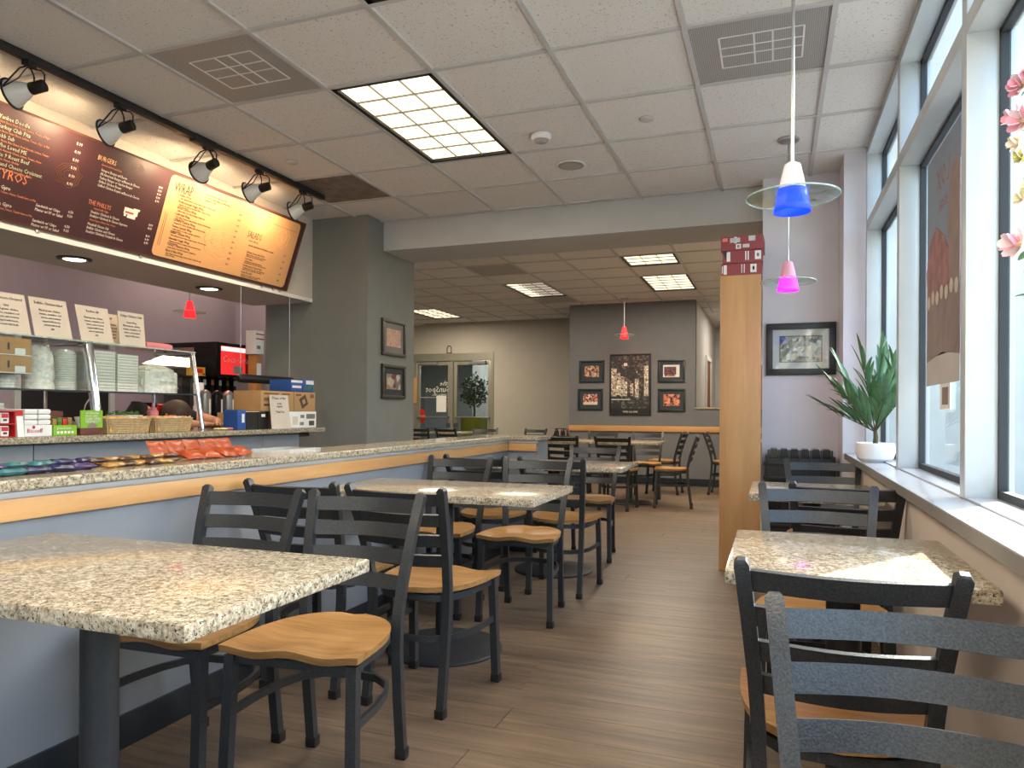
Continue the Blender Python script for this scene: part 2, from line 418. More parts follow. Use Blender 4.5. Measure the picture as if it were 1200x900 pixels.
# ------------------------------------------------------------------ ceiling
ceiling = struct('ceiling', 'suspended ceiling of speckled square tiles in a pale grid', 'ceiling', MB().box(-8.2, .66, -2.6, 16, CEIL + .14, CEIL + .2), 'white_paint')
T = .61
_tiles = {}
def ceil_tile(x0, x1, y0, y1, mat='ceiling_tile', name='ceiling_tile'):
    k = (round(x1 - x0, 3), round(y1 - y0, 3), mat)
    if k not in _tiles: _tiles[k] = MB().box(-k[0] / 2 + .011, k[0] / 2 - .011, -k[1] / 2 + .011, k[1] / 2 - .011, .004, .016).mesh(name, mat)
    link(name, _tiles[k], ceiling, ((x0 + x1) / 2, (y0 + y1) / 2, CEIL))
def ceil_field(xs, ys, holes, special={}):
    for i in range(len(xs) - 1):
        for j in range(len(ys) - 1):
            cx, cy = (xs[i] + xs[i + 1]) / 2, (ys[j] + ys[j + 1]) / 2
            if any(h[0] < cx < h[1] and h[2] < cy < h[3] for h in holes): continue
            ceil_tile(xs[i], xs[i + 1], ys[j], ys[j + 1])
    for x in xs[1:-1]:
        segs = [(ys[0], ys[-1])]
        for h in holes:
            if h[0] + .05 < x < h[1] - .05: segs = [(a, h[2]) for a, b_ in segs] + [(h[3], b_) for a, b_ in segs]
        for a, b_ in segs: obj('grid_bar', MB().box(x - .012, x + .012, a, b_, CEIL - .007, CEIL + .012), 'grid_bar', ceiling)
    for y in ys[1:-1]:
        cuts = sorted([(h[0], h[1]) for h in holes if h[2] + .05 < y < h[3] - .05])
        a = xs[0]
        for c0, c1 in cuts + [(xs[-1], None)]:
            if c0 - a > .02: obj('grid_bar', MB().box(a, c0, y - .012, y + .012, CEIL - .006, CEIL + .012), 'grid_bar', ceiling)
            a = c1
XS = [-3.86] + [-3.43 + T * k for k in range(7)] + [.60]
YS = [1.42 + T * k for k in range(8)] + [5.74]
holes_main = [(-1.60, -.99, 1.42, 2.64), (-2.21, -1.60, 3.25, 4.47), (-2.82, -2.21, 2.64, 3.25), (-.38, .23, 3.25, 3.86), (-3.43, -2.82, 4.47, 5.08)]
ceil_field(XS, YS, holes_main)
XB = [-6.48 + T * k for k in range(12)]
YB = [6.30] + [6.59 + T * k for k in range(11)]
holes_back = [(-5.87, -5.26, 7.20, 8.42), (-.38, .23, 7.20, 8.42), (-1.60, -.99, 7.81, 8.42), (-1.60, -.99, 9.03, 10.25), (-3.43, -2.82, 9.03, 10.25), (-5.87, -5.26, 10.86, 12.08), (-3.43, -2.82, 7.81, 8.42), (-3.43, -2.82, 10.25, 10.86)]
ceil_field(XB, YB, holes_back)
# plain stretches of ceiling that nothing in view looks at
obj('ceiling_panel', MB().box(-3.86, -2.21, -2.6, 1.42, CEIL, CEIL + .012).box(-2.21, -1.6, -2.6, -1.02, CEIL, CEIL + .012).box(-2.21, -1.6, .2, 1.42, CEIL, CEIL + .012).box(-1.6, -.38, -2.6, 1.42, CEIL, CEIL + .012).box(-.38, .23, -2.6, -.41, CEIL, CEIL + .012).box(-.38, .23, .81, 1.42, CEIL, CEIL + .012).box(.23, .6, -2.6, 1.42, CEIL, CEIL + .012), 'ceiling_tile', ceiling)
obj('ceiling_panel', MB().box(-5.5, -5.3, -2.6, 6.4, CEIL, CEIL + .012).box(-4.69, -4.5, -2.6, 6.4, CEIL, CEIL + .012).box(-5.3, -4.69, -2.6, 2.4, CEIL, CEIL + .012).box(-5.3, -4.69, 3.62, 4.9, CEIL, CEIL + .012).box(-5.3, -4.69, 6.12, 6.4, CEIL, CEIL + .012), 'ceiling_tile', ceiling)
obj('ceiling_panel', MB().box(-8.2, -6.48, 6.3, 13.3, CEIL, CEIL + .012), 'ceiling_tile', ceiling)
obj('ceiling_panel', MB().box(.23, .66, 6.3, 13.3, CEIL, CEIL + .012), 'ceiling_tile', ceiling)

# ------------------------------------------------------------------ walls
struct('wall_rear', 'plain grey wall behind the seating', 'wall', MB().box(-5.6, .66, -2.7, -2.6, 0, CEIL + .14), 'wall_grey')
struct('wall_pillar', 'dark grey square pillar between serving area and back room', 'pillar', MB().box(-4.36, -3.30, 5.47, 6.33, 0, CEIL + .14), 'wall_pillar')
struct('wall_beam', 'pale grey dropped beam across the dining room', 'beam', MB().box(-3.30, -.085, 5.74, 6.30, 2.53, CEIL + .14), 'wall_grey')
struct('wall_soffit', 'white bulkhead above serving counter holding the menu board', 'soffit', MB().box(-4.5, -3.86, -2.6, 5.47, 2.055, CEIL + .14), 'soffit_paint')
obj('bulkhead_lip', MB().box(-3.86, -3.85, -2.6, 5.46, 2.055, 2.085), 'white', bpy.data.objects['wall_soffit'])
struct('wall_kitchen', 'muted purple wall behind the serving counter', 'wall', MB().box(-5.6, -5.5, -2.6, 6.5, 0, CEIL + .14), 'wall_purple')
struct('wall_kitchen_end', 'mauve wall at the end of the serving area', 'wall', MB().box(-5.5, -4.36, 6.4, 6.5, 0, CEIL + .14), 'wall_purple')
obj('pass_frame', MB().box(-5.5, -5.47, 3.95, 4.85, 1.5, 1.56).box(-5.5, -5.47, 3.95, 4.0, .9, 1.5).box(-5.5, -5.47, 4.80, 4.85, .9, 1.5), 'grey_light', bpy.data.objects['wall_kitchen'])
obj('pass_shade_sheet', MB().box(-5.5, -5.49, 4.0, 4.80, .9, 1.5), 'black', bpy.data.objects['wall_kitchen'])  # black sheet paints the dark interior, the wall has no hole
struct('wall_end', 'lavender grey end wall with the framed street print', 'wall', MB().box(-.085, .62, 5.57, 6.30, 0, CEIL + .14), 'wall_lavender')
struct('wall_column', 'narrow lavender white column beside the windows', 'column', MB().box(.42, .66, 5.2, 5.57, 0, CEIL + .14), 'wall_lavender')
struct('wall_window', 'cream low wall below the window sill', 'wall', MB().box(XW, .66, -2.6, 5.2, 0, .80), 'wall_window')
struct('wall_back_side', 'plain wall of the back room', 'wall', MB().box(.62, .7, 6.3, 16, 0, CEIL + .14), 'wall_cream')
struct('wall_far_side', 'cream side wall of the back room', 'wall', MB().box(-8.2, -8.1, 5.5, 13.3, 0, CEIL + .14), 'wall_cream')
struct('wall_link', 'plain wall between serving area and back room', 'wall', MB().box(-8.1, -4.36, 6.5, 6.6, 0, CEIL + .14), 'wall_cream')
AY = 11.2
acc = struct('wall_accent', 'dark grey accent wall hung with framed food pictures', 'wall', MB().box(-3.07, -1.12, AY, 13.3, 0, CEIL + .14), 'wall_accent')
struct('wall_low', 'dark grey low wall under the open pass-through', 'wall', MB().box(-1.12, .62, AY, AY + .15, 0, 1.15), 'wall_accent')
struct('trim_1', 'narrow granite cap on the low grey wall', 'trim', MB().box(-1.12, .61, AY - .02, AY + .17, 1.15, 1.175), 'granite')
struct('trim_2', 'long maple chair rail across the dark grey accent wall', 'chair rail', MB().box(-3.07, .3, AY - .025, AY, .80, .885, bev=.004), 'maple_x')
struct('baseboard_accent', 'black baseboard below the dark accent wall', 'baseboard', MB().box(-3.07, .6, AY - .015, AY, 0, .1), 'baseboard')
# corridor beyond the low wall
struct('wall_corridor_side', 'white side wall of the corridor beyond the pass-through', 'wall', MB().box(-1.125, -1.115, AY + .16, 15, 0, CEIL), 'white_paint')
struct('wall_corridor_end', 'white end wall of the corridor', 'wall', MB().box(-1.2, .66, 15.0, 15.1, 0, CEIL + .1), 'white_paint')
obj('ceiling_panel', MB().box(-1.12, .62, 12.69, 15, CEIL, CEIL + .01), 'ceiling_tile', ceiling)
d = struct('door_1', 'light wooden door in white casing at the end of corridor', 'door', loc=(-.74, 14.98, 0))
obj('door_leaf', MB().box(0, .86, -.02, .015, 0, 2.03, bev=.004), 'doorwood', d)
obj('casing', MB().box(-.1, 0, -.035, .02, 0, 2.13).box(-.1, .96, -.035, .02, 2.03, 2.13).box(.86, .96, -.035, .02, 0, 2.03), 'white', d)
d = struct('door_2', 'beige door in the side wall of the corridor', 'door', loc=(-1.115, 12.9, 0))
obj('door_leaf', MB().box(0, .012, 0, .8, 0, 2.0), 'card_dark', d)
obj('casing', MB().box(0, .03, -.08, 0, 0, 2.08).box(0, .03, .8, .88, 0, 2.08).box(0, .03, 0, .8, 2.0, 2.08), 'white', d)
for k, (cx, cy) in enumerate(((-.25, 13.0),)):
    light('corridor_lamp', 'AREA', (cx, cy, CEIL - .02), 30, (1, .9, .76), None, shape='RECTANGLE', size=.5, size_y=1.1)
# cream wall with the glass entrance doors
CY = 12.9
DX0, DX1 = -6.74, -5.02
struct('wall_cream', 'cream back wall around the glass entrance doors', 'wall',
       MB().box(-8.1, DX0, CY, CY + .12, 0, CEIL + .14).box(DX1, -3.07, CY, CY + .12, 0, CEIL + .14).box(DX0, DX1, CY, CY + .12, 2.22, CEIL + .14), 'wall_cream')

# ------------------------------------------------------------------ half wall between dining room and serving line
HT = .79
hw = struct('wall_half', 'blue grey half wall below the granite ledge', 'wall',
            MB().box(-2.24, HX, -2.6, 5.66, 0, .872).box(HX, -1.73, 5.40, 5.66, 0, .872), 'wall_blue')
struct('baseboard_half', 'black baseboard along the blue half wall', 'baseboard', MB().box(HX, HX + .012, -2.6, 5.388, 0, .11, bev=.003).box(HX, -1.73, 5.388, 5.40, 0, .11, bev=.003), 'baseboard')
struct('trim_3', 'long maple rail along the top of the blue half wall', 'trim', MB().box(HX, HX + .02, -2.6, 5.38, HT, .853, bev=.003), 'maple')
struct('trim_4', 'short maple rail at the end return of the half wall', 'trim', MB().box(HX, -1.74, 5.38, 5.40, HT, .853, bev=.003), 'maple_x')
struct('trim_5', 'white moulding strip under the granite ledge', 'trim',
       MB().box(HX, HX + .026, -2.6, 5.374, .853, .872, bev=.004).box(HX, -1.725, 5.374, 5.40, .853, .872, bev=.004), 'vent_grey')
lg = MB().prism([(-2.27, -2.6), (-1.955, -2.6), (-1.955, 5.365), (-1.71, 5.365), (-1.71, 5.68), (-2.27, 5.68)], 'Z', .8725, .905)
o = tag(obj('granite_ledge', lg, 'granite', smooth=0), 'long speckled granite ledge on top of the blue half wall', 'ledge')
bv = o.modifiers.new('bevel', 'BEVEL'); bv.width = .006; bv.segments = 2

# ------------------------------------------------------------------ window wall
tag(obj('window_sill', MB().box(.43, XI, -2.6, 5.19, .80, SILL, bev=.004), 'sill'), 'wide grey metal window sill along the low cream wall', 'sill', None, 'structure')
bpy.data.objects['window_sill'].name = 'trim_6'
obj('sill_edge', MB().box(.4295, .4302, -2.6, 5.19, .803, SILL - .004), 'mat_grey', bpy.data.objects['trim_6'])
MY = [-2.45, -1.2, .05, 1.30, 2.55, 3.82, 5.09]      # mullions: their near faces
TZ0, TZ1 = 2.255, 2.315
labels = ['window bay behind the seats', 'window bay next to the rear seats', 'window bay with nothing before it', 'bright window bay where the pink flower garland hangs',
          'window bay holding the big food poster', 'window bay behind the potted palm']
for k in range(6):
    y0, y1 = MY[k], MY[k + 1]
    w = struct('window_%d' % (k + 1), labels[k], 'window', loc=(0, y1, 0))
    L_ = y1 - y0
    md = MB().box(XI, XG + .03, 0, .062, SILL, CEIL, bev=.003)
    obj('mullion', md, 'alu', w)
    obj('transom', MB().box(XI, XG + .03, -L_ + .062, 0, TZ0, TZ1, bev=.003), 'alu', w)
    obj('head', MB().box(XI, XG + .03, -L_ + .062, 0, CEIL - .05, CEIL), 'alu', w)
    obj('sub_sill', MB().box(XI, XG + .03, -L_ + .062, 0, .80, SILL + .006, bev=.002), 'sill', w)
    obj('pane', MB().box(XG - .003, XG + .003, -L_ + .062, 0, SILL + .03, TZ0 - .018), 'glass', w)
    obj('pane', MB().box(XG - .003, XG + .003, -L_ + .062, 0, TZ1 + .018, CEIL - .066), 'glass', w)
    g = MB()
    for za, zb in ((SILL + .006, TZ0), (TZ1, CEIL - .05)):
        g.box(XG - .014, XG + .012, -.014, 0, za, zb).box(XG - .014, XG + .012, -L_ + .062, -L_ + .076, za, zb)
        g.box(XG - .014, XG + .012, -L_ + .062, 0, zb - .018, zb).box(XG - .014, XG + .012, -L_ + .062, 0, za, za + .024)
    obj('gasket', g, 'gasket', w)
struct('trim_7', 'pale ceiling edge strip above the windows', 'trim', MB().box(.58, .66, -2.6, 5.2, CEIL - .004, CEIL + .1), 'alu_dark')

# outside
struct('ground', 'pale sunlit pavement outside the windows', 'pavement', MB().box(.70, 40, -30, 40, -.3, -.15), 'pavement')
struct('wall_sun_block', 'pale outside wing added to keep sun off the far windows', 'wall', MB().box(.72, 7.25, 12.0, 20, -.15, 13.0), 'stucco')  # added as a sun blocker, its edge sets where sunlight enters
struct('wall_outside_building', 'pale building across the pavement', 'building', MB().box(24, 28, -30, 40, -.15, 5.0), 'facade')

# wooden cabinet end, next to the end wall
t = thing('tall_cabinet', 'tall maple cabinet end standing against the lavender end wall', 'cabinet', (-.36, 5.27, 0))
obj('side_panel', MB().box(0, .272, 0, .022, 0, 2.05, bev=.002), 'maple_z', t)
obj('body', MB().box(.01, .262, .022, .29, .06, 2.045), 'maple_z', t)
obj('plinth', MB().box(.02, .255, .03, .28, 0, .06), 'dark_grey', t)
# ------------------------------------------------------------------ tables and chairs
def make_table(name, lx, ly, label, loc, group='granite tables'):
    t = thing(name, label, 'table', loc, 0, group)
    top = obj('table_top', MB().box(-lx / 2, lx / 2, -ly / 2, ly / 2, .713, .745, bev=.007), 'granite', t)
    obj('top_plate', MB().box(-.2, .2, -.012, .012, .70, .713).box(-.012, .012, -.2, .2, .70, .713), 'cast_iron', t)
    obj('column', MB().lathe([(.052, .035), (.042, .05), (.04, .06), (.04, .69), (.055, .70)], 24), 'cast_iron', t)
    r_ = .27 if lx > .6 else .155
    obj('base', MB().lathe([(r_, .0), (r_, .008), (r_ - .01, .016), (.12, .03), (.06, .04)], 40), 'cast_iron', t)
    return t
def chair_meshes():
    m = {}
    def w(t): return .214 * max(0.0, 1 - t ** 3.4) ** (1 / 2.3)
    nu, nv = 16, 14; top = []; bot = []
    for i in range(nv + 1):
        t = math.sin(i / nv * math.pi / 2) * .992; y = -.205 + .40 * t
        for j in range(nu + 1):
            s_ = -1 + 2 * j / nu; x = s_ * w(t)
            front = max(0, 1 - t * 1.5); e = abs(s_)
            z = .456 + .0055 * front * math.cos(2 * math.pi * s_) - .010 * math.sin(math.pi * t) * (1 - e * e) + .004 * t * e
            top.append((x, y, z)); bot.append((x * .985, y * .99, z - .020))
    n1 = nu + 1; fs = []
    for i in range(nv):
        for j in range(nu):
            a = i * n1 + j; fs.append((a, a + 1, a + n1 + 1, a + n1)); b_ = a + len(top); fs.append((b_, b_ + n1, b_ + n1 + 1, b_ + 1))
    o_ = len(top)
    rim = [j for j in range(n1)] + [i * n1 + nu for i in range(1, nv + 1)] + [nv * n1 + j for j in range(nu - 1, -1, -1)] + [i * n1 for i in range(nv - 1, 0, -1)]
    for a, b_ in zip(rim, rim[1:] + rim[:1]): fs.append((a, o_ + a, o_ + b_, b_))
    m['seat'] = MB().add(top + bot, fs).mesh('seat', 'seat_wood', 50)
    ring = [(-.186, -.175), (.186, -.175), (.178, 0), (.16, .10), (.11, .158), (0, .17), (-.11, .158), (-.16, .10), (-.178, 0)]
    m['seat_frame'] = MB().sweep([(x, y, .418) for x, y in ring], .024, .02, side=(0, 0, 1), closed=True).mesh('seat_frame', 'black_metal', 60)
    for s_ in (-1, 1):
        fl = [(s_ * .196, -.20, .0), (s_ * .188, -.178, .43)]
        m['leg', s_] = MB().sweep(fl, .030, .030, side=(1, 0, 0)).mesh('leg', 'black_metal')
        rp = [(s_ * .160, .215, .0), (s_ * .160, .188, .20), (s_ * .161, .172, .36), (s_ * .164, .172, .47), (s_ * .171, .195, .58), (s_ * .184, .238, .72), (s_ * .196, .282, .836), (s_ * .1965, .2855, .845)]
        m['post', s_] = MB().sweep(rp, .030, .027, side=(1, 0, 0), scales=[1] * 7 + [.55]).mesh('back_post', 'black_metal')
        m['cap', s_] = MB().box(s_ * .196 - .018, s_ * .196 + .018, -.218, -.182, 0, .034, bev=.003).mesh('foot_cap', 'black')
        m['rcap', s_] = MB().box(s_ * .160 - .018, s_ * .160 + .018, .197, .233, 0, .034, bev=.003).mesh('foot_cap', 'black')
    ur = [(-.192, -.19), (-.190, -.05), (-.176, .05), (-.148, .125), (-.09, .172), (0, .184)]; ur += [(-x, y) for x, y in reversed(ur[:-1])]
    m['rung'] = MB().sweep([(x, y, .265) for x, y in ur], .024, .012, side=(0, 0, 1)).mesh('stretcher', 'black_metal', 60)
    def ypost(z): return .195 + (z - .58) * .338
    for k, z in enumerate((.800, .722, .644, .566)):
        hw_ = .158 + (z - .47) * .092
        pts = [(-hw_ + 2 * hw_ * u, ypost(z) - .002 + .034 * math.sin(math.pi * u), z) for u in [q / 10 for q in range(11)]]
        m['slat', k] = MB().sweep(pts, .047, .011, side=(0, .33, 1)).mesh('slat', 'black_metal', 60)
    return m
CM = chair_meshes()
CHAIR = [None]
def make_chair(label):
    t = thing('ladder_back_chair', label, 'chair', group='ladder-back dining chairs')
    link('seat', CM['seat'], t); link('seat_frame', CM['seat_frame'], t)
    for s_ in (-1, 1):
        l = link('leg', CM['leg', s_], t); link('foot_cap', CM['cap', s_], l)
        l = link('back_post', CM['post', s_], t); link('foot_cap', CM['rcap', s_], l)
    link('stretcher', CM['rung'], t)
    for k in range(4): link('slat', CM['slat', k], t)
    return t
def chair(x, y, deg, label, s=.985):
    """deg 0: the sitter faces -Y"""
    if CHAIR[0] is None: CHAIR[0] = make_chair(label); c = CHAIR[0]
    else: c = copy_tree(CHAIR[0], None, label=label)
    c.location = (x, y, 0); c.rotation_euler = (0, 0, R(deg)); c.scale = (s, s, s); return c

make_table('granite_table', 1.05, .585, 'long granite table against the blue half wall, farthest from the glass entrance doors', (-1.435, 1.235, 0))
make_table('granite_table', 1.07, .61, 'middle one of three long granite tables along the blue half wall', (-1.44, 3.08, 0))
make_table('granite_table', 1.07, .60, 'long granite table near the end return of the blue half wall', (-1.44, 4.86, 0))
make_table('granite_table', .54, .61, 'small granite table below the windows, next to the flower garland', (.165, 2.01, 0))
make_table('granite_table', .54, .61, 'small granite table below the windows, next to the potted palm', (.165, 3.66, 0))
make_table('granite_table', .76, .70, 'square granite table in front of the dark accent wall, next to the aisle', (-1.65, 8.78, 0))
make_table('granite_table', .76, .70, 'square granite table in the back room bearing the black caddy', (-2.45, 8.85, 0))
make_table('granite_table', .76, .70, 'granite table close to the glass entrance doors', (-5.2, 11.5, 0))
make_table('granite_table', .70, .70, 'granite table tucked behind the tall maple cabinet', (-.02, 10.1, 0))

B = 'black ladder-back chair, '
chair(-1.245, 1.83, 5, B + 'aisle side of the first half-wall table, facing that table')
chair(-1.70, 1.80, 1, B + 'wall side of the first half-wall table, facing that table')
chair(-1.265, 2.585, 180 - 3, B + 'aisle side of the middle half-wall table, facing the glass doors')
chair(-1.74, 2.60, 181, B + 'wall side of the middle half-wall table, facing the glass doors')
chair(-1.27, 3.735, 3, B + 'aisle side of the middle half-wall table, back to the glass doors')
chair(-1.76, 3.71, 0, B + 'wall side of the middle half-wall table, back to the glass doors')
chair(-1.235, 4.37, 181, B + 'aisle side of the half-wall end table, facing the glass doors')
chair(-1.72, 4.38, 180, B + 'wall side of the half-wall end table, facing the glass doors')
chair(-1.33, 5.42, 3, B + 'at the half-wall end table, back to the glass doors')
chair(.13, 1.765, 180, B + 'at the small sunlit window table, facing the palm', .965)
chair(.195, .955, 1, B + 'back to back with the chair at the sunlit window table', .965)
chair(.15, 2.66, 0, B + 'under the far edge of the sunlit window table, back to the palm')
chair(.26, 3.33, 180, B + 'at the small table next to the palm, facing the palm')
chair(.27, 4.28, 2, B + 'between the palm table and the black crates')
chair(-1.68, 8.20, 180, B + 'near side of the aisle table before the accent wall')
chair(-2.27, 8.24, 178, B + 'near side of the caddy table in the back room')
chair(-1.11, 8.60, -84, B + 'at the aisle end of the square back-room table, seen sideways')
chair(-1.40, 10.0, -95, B + 'seen sideways before the maple chair rail')
chair(-1.56, 9.42, 3, B + 'between the aisle table and the dark accent wall')
chair(-2.20, 9.46, -2, B + 'between the caddy table and the dark accent wall')
chair(-.60, 10.15, 86, B + 'half hidden behind the tall maple cabinet')
chair(-5.42, 10.85, 176, B + 'before the glass doors, facing them')
chair(-4.9, 10.85, 170, B + 'turned at an angle before the glass doors')
chair(-4.25, 10.6, 25, B + 'behind the end of the granite ledge, beside the cream wall')
chair(-3.62, 10.7, -15, B + 'behind the end of the granite ledge, near the accent wall corner')
# ------------------------------------------------------------------ ceiling fittings
def troffer(x0, y0, lx, ly, label, nx, ny, lit=None, w=1.0):
    t = thing('ceiling_light', label, 'ceiling light', (x0 + lx / 2, y0 + ly / 2, CEIL), 0, 'recessed ceiling lights')
    a, b_ = lx / 2 - .012, ly / 2 - .012
    obj('frame', MB().box(-a, a, -b_, -b_ + .026, -.005, .022).box(-a, a, b_ - .026, b_, -.005, .022).box(-a, -a + .026, -b_, b_, -.005, .022).box(a - .026, a, -b_, b_, -.005, .022), 'black', t)
    ia, ib = a - .026, b_ - .026
    light('troffer_light', 'AREA', (0, 0, -.008), TROFFER_W * w * (1 if lit is None else .5) * ly / 1.22, (1, .88, .70), t, shape='RECTANGLE', size=lx - .1, size_y=ly - .1)
    if lit is None: obj('lamp_panel', MB().box(-ia, ia, -ib, ib, .012, .015), 'troffer', t)
    else:
        obj('lamp_panel', MB().box(-ia, -ia + 2 * ia * lit, -ib, ib, .012, .015), 'troffer', t)
        obj('lamp_panel', MB().box(-ia + 2 * ia * lit, ia, -ib, ib, .012, .015), 'troffer_dim', t)
    for k in range(1, nx): x = -ia + 2 * ia * k / nx; obj('louver_blade', MB().box(x - .0025, x + .0025, -ib, ib, .002, .0118), 'vent_grey', t)
    for k in range(1, ny): y = -ib + 2 * ib * k / ny; obj('louver_blade', MB().box(-ia, ia, y - .0025, y + .0025, .002, .0118), 'vent_grey', t)
    return t
troffer(-1.60, 1.42, T, 2 * T, 'bright recessed ceiling light over the first half-wall table', 3, 6)
troffer(-2.21, 3.25, T, 2 * T, 'bright recessed ceiling light with eighteen cells next to the sensor', 3, 6)
troffer(-1.60, 7.81, T, T, 'square bright ceiling light just past the dropped beam', 3, 3, w=1.7)
troffer(-1.60, 9.03, T, 2 * T, 'bright ceiling light beside the small red pendant lamp', 3, 6, w=1.7)
troffer(-3.43, 9.03, T, 2 * T, 'half lit ceiling light between two dark ceiling vents', 3, 6, .36, w=1.7)
troffer(-5.87, 10.86, T, 2 * T, 'bright ceiling light in front of the glass entrance doors', 3, 6, w=1.7)
troffer(-2.21, -1.02, T, 2 * T, 'extra unseen ceiling light behind the first half-wall table', 3, 6)  # added behind the camera to brighten the dining room
troffer(-.38, -.41, T, 2 * T, 'extra unseen ceiling light over the window seats behind the garland', 3, 6)  # also added out of view, more light for the dining room
troffer(-5.3, 2.4, T, 2 * T, 'extra unseen ceiling light over the serving area', 3, 6, w=.3)  # added above the bulkhead line, unseen, to brighten the purple wall
troffer(-5.3, 4.9, T, 2 * T, 'extra unseen ceiling light above the soda machine', 3, 6, w=.3)  # second added kitchen panel, lights the serving area from out of view
troffer(-5.87, 7.20, T, 2 * T, 'extra ceiling light hidden behind the dark pillar', 3, 6, w=1.7)  # added to brighten the back room, the pillar hides it
troffer(-.38, 7.20, T, 2 * T, 'extra ceiling light hidden behind the tall maple cabinet', 3, 6, w=1.7)  # another added back-room brightener, out of sight past the cabinet
def vent(x0, y0, label, mat='vent_mesh', slots=True):
    t = thing('ceiling_vent', label, 'ceiling vent', (x0 + T / 2, y0 + T / 2, CEIL), 0, 'perforated ceiling vents')
    obj('vent_panel', MB().box(-.295, .295, -.295, .295, .002, .012), mat, t)
    if slots:
        m = MB()
        for x in (-.17, -.02, .06, .19): m.box(x - .004, x + .004, -.15, .15, .0, .003)
        for y in (-.15, -.05, .03, .15): m.box(-.17, .19, y - .004, y + .004, .0005, .003)
        obj('deflector', m, 'white', t)
vent(-2.82, 2.64, 'grey perforated ceiling vent next to the track lights')
vent(-.38, 3.25, 'grey perforated ceiling vent above the blue pendant lamp')
vent(-3.43, 7.81, 'dull ceiling vent just past the beam in the back room', slots=False)
vent(-3.43, 10.25, 'dull ceiling vent at the end of the half lit light', slots=False)
tag(obj('stained_ceiling_tile', MB().box(-.294, .294, -.294, .294, .003, .014), 'tile_dark', None, (-3.125, 4.775, CEIL)), 'brown stained ceiling tile at the end of the lamp track', 'ceiling tile')
t = thing('motion_sensor', 'round white ceiling sensor with grey lens next to the light', 'sensor', (-1.345, 4.23, CEIL))
obj('body', MB().lathe([(.062, .0), (.062, -.018), (.052, -.032)], 28), 'white', t)
obj('lens', MB().lathe([(.045, -.032), (.036, -.045), (.018, -.052)], 24), 'vent_grey', t)
t = thing('ceiling_speaker', 'flat round ceiling speaker grille behind the sensor', 'speaker', (-1.315, 4.81, CEIL))
obj('grille', MB().lathe([(.09, .0), (.088, -.008), (.06, -.012)], 32), 'vent_mesh', t)
obj('rim', MB().lathe([(.10, .0), (.10, -.006), (.09, -.007)], 32), 'white', t)
for x, y, l in ((-.70, 4.20, 'small round sprinkler cover in the ceiling near the pink pendant'), (-3.09, 4.14, 'small round sprinkler cover in the ceiling near the track lights')):
    tag(obj('sprinkler_cover', MB().lathe([(.042, .002), (.042, -.004), (.036, -.007)], 24), 'grid_bar', None, (x, y, CEIL)), l, 'sprinkler')

# track with five heads
TX = -3.335
t = thing('lamp_track', 'long black lamp track on the ceiling before the menu board', 'light track', (TX, 0, CEIL))
obj('rail', MB().box(-.018, .018, -2.0, 4.86, -.038, -.003, bev=.003), 'black', t)
obj('power_feed', MB().box(-.026, .026, 3.50, 3.68, -.05, -.003, bev=.006), 'black', t)
def make_head(label):
    h = thing('track_lamp', label, 'track lamp', (0, 0, 0), 0, 'track lamps along the menu board')
    obj('adapter', MB().box(-.018, .018, -.03, .03, -.062, -.038, bev=.003), 'black', h)
    th = R(76); d = Vector((-math.sin(th), 0, -math.cos(th))); c = Vector((-.035, 0, -.178))   # lamp axis, mouth centre of gravity
    def ring(r, off, mb, rad):
        s_ = Vector((0, 1, 0)); q = d.cross(s_)
        mb.sweep([c + d * off + s_ * (r * math.cos(a)) + q * (r * math.sin(a)) for a in [2 * math.pi * k / 28 for k in range(28)]], rad, n=6, closed=True)
    rot = d.to_track_quat('Z', 'Y')
    def lathe_on(prof, mat, name, par, n=28):
        o = obj(name, MB().lathe(prof, n), mat, par, c); o.rotation_euler = rot.to_euler(); return o
    lathe_on([(.026, -.045), (.034, -.030), (.046, .0), (.062, .035), (.066, .05), (.064, .052)], 'lamp_white', 'bulb', h)
    lathe_on([(.058, .0525), (.05, .054)], 'lamp_mouth', 'bulb_face', h)
    lathe_on([(.024, -.115), (.028, -.112), (.029, -.05), (.026, -.045)], 'black', 'socket', h)
    g = MB(); ring(.069, .05, g, .006); obj('gimbal_ring', g, 'black', h)
    y = MB()
    for s_ in (-1, 1):
        a = c + d * .05 + Vector((0, s_ * .07, 0))
        y.sweep([(0, s_ * .012, -.062), (-.01, s_ * .05, -.09), (-.03, s_ * .075, -.14), a], .004, n=6)
        y.sweep([(0, s_ * .006, -.062), (-.0, s_ * .03, -.09), (-.012, s_ * .055, -.14), a], .003, n=6)
    obj('yoke', y, 'black', h)
    e = c - d * .112
    obj('cord', MB().sweep([(0, .01, -.06), (.03, .0, -.075), (.06, .0, -.08), (.075, 0, -.10), e], .0035, n=6), 'black', h)
    l = light('track_spot', 'SPOT', c + d * .06, TRACK_W, (1, .70, .42), h, spot_size=R(165), spot_blend=.8, shadow_soft_size=.05)
    l.rotation_euler = d.to_track_quat('-Z', 'Y').to_euler()
    return h
hp = None
for y, rz, l in ((1.60, 0, 'track lamp over the sandwich list'), (2.47, 18, 'track lamp at the gyros column of the menu board'), (2.98, 14, 'track lamp pointing at the burgers column'),
             (3.63, -8, 'track lamp hanging right by the track power feed'), (4.11, 10, 'track lamp aimed at the wraps list'), (4.60, 8, 'track lamp at the salads end of the track')):
    lab = 'black caged ' + l
    if hp is None: hp = make_head(lab); h = hp
    else: h = copy_tree(hp, None, label=lab)
    h.location = (TX, y, CEIL); h.rotation_euler = (0, 0, R(rz))

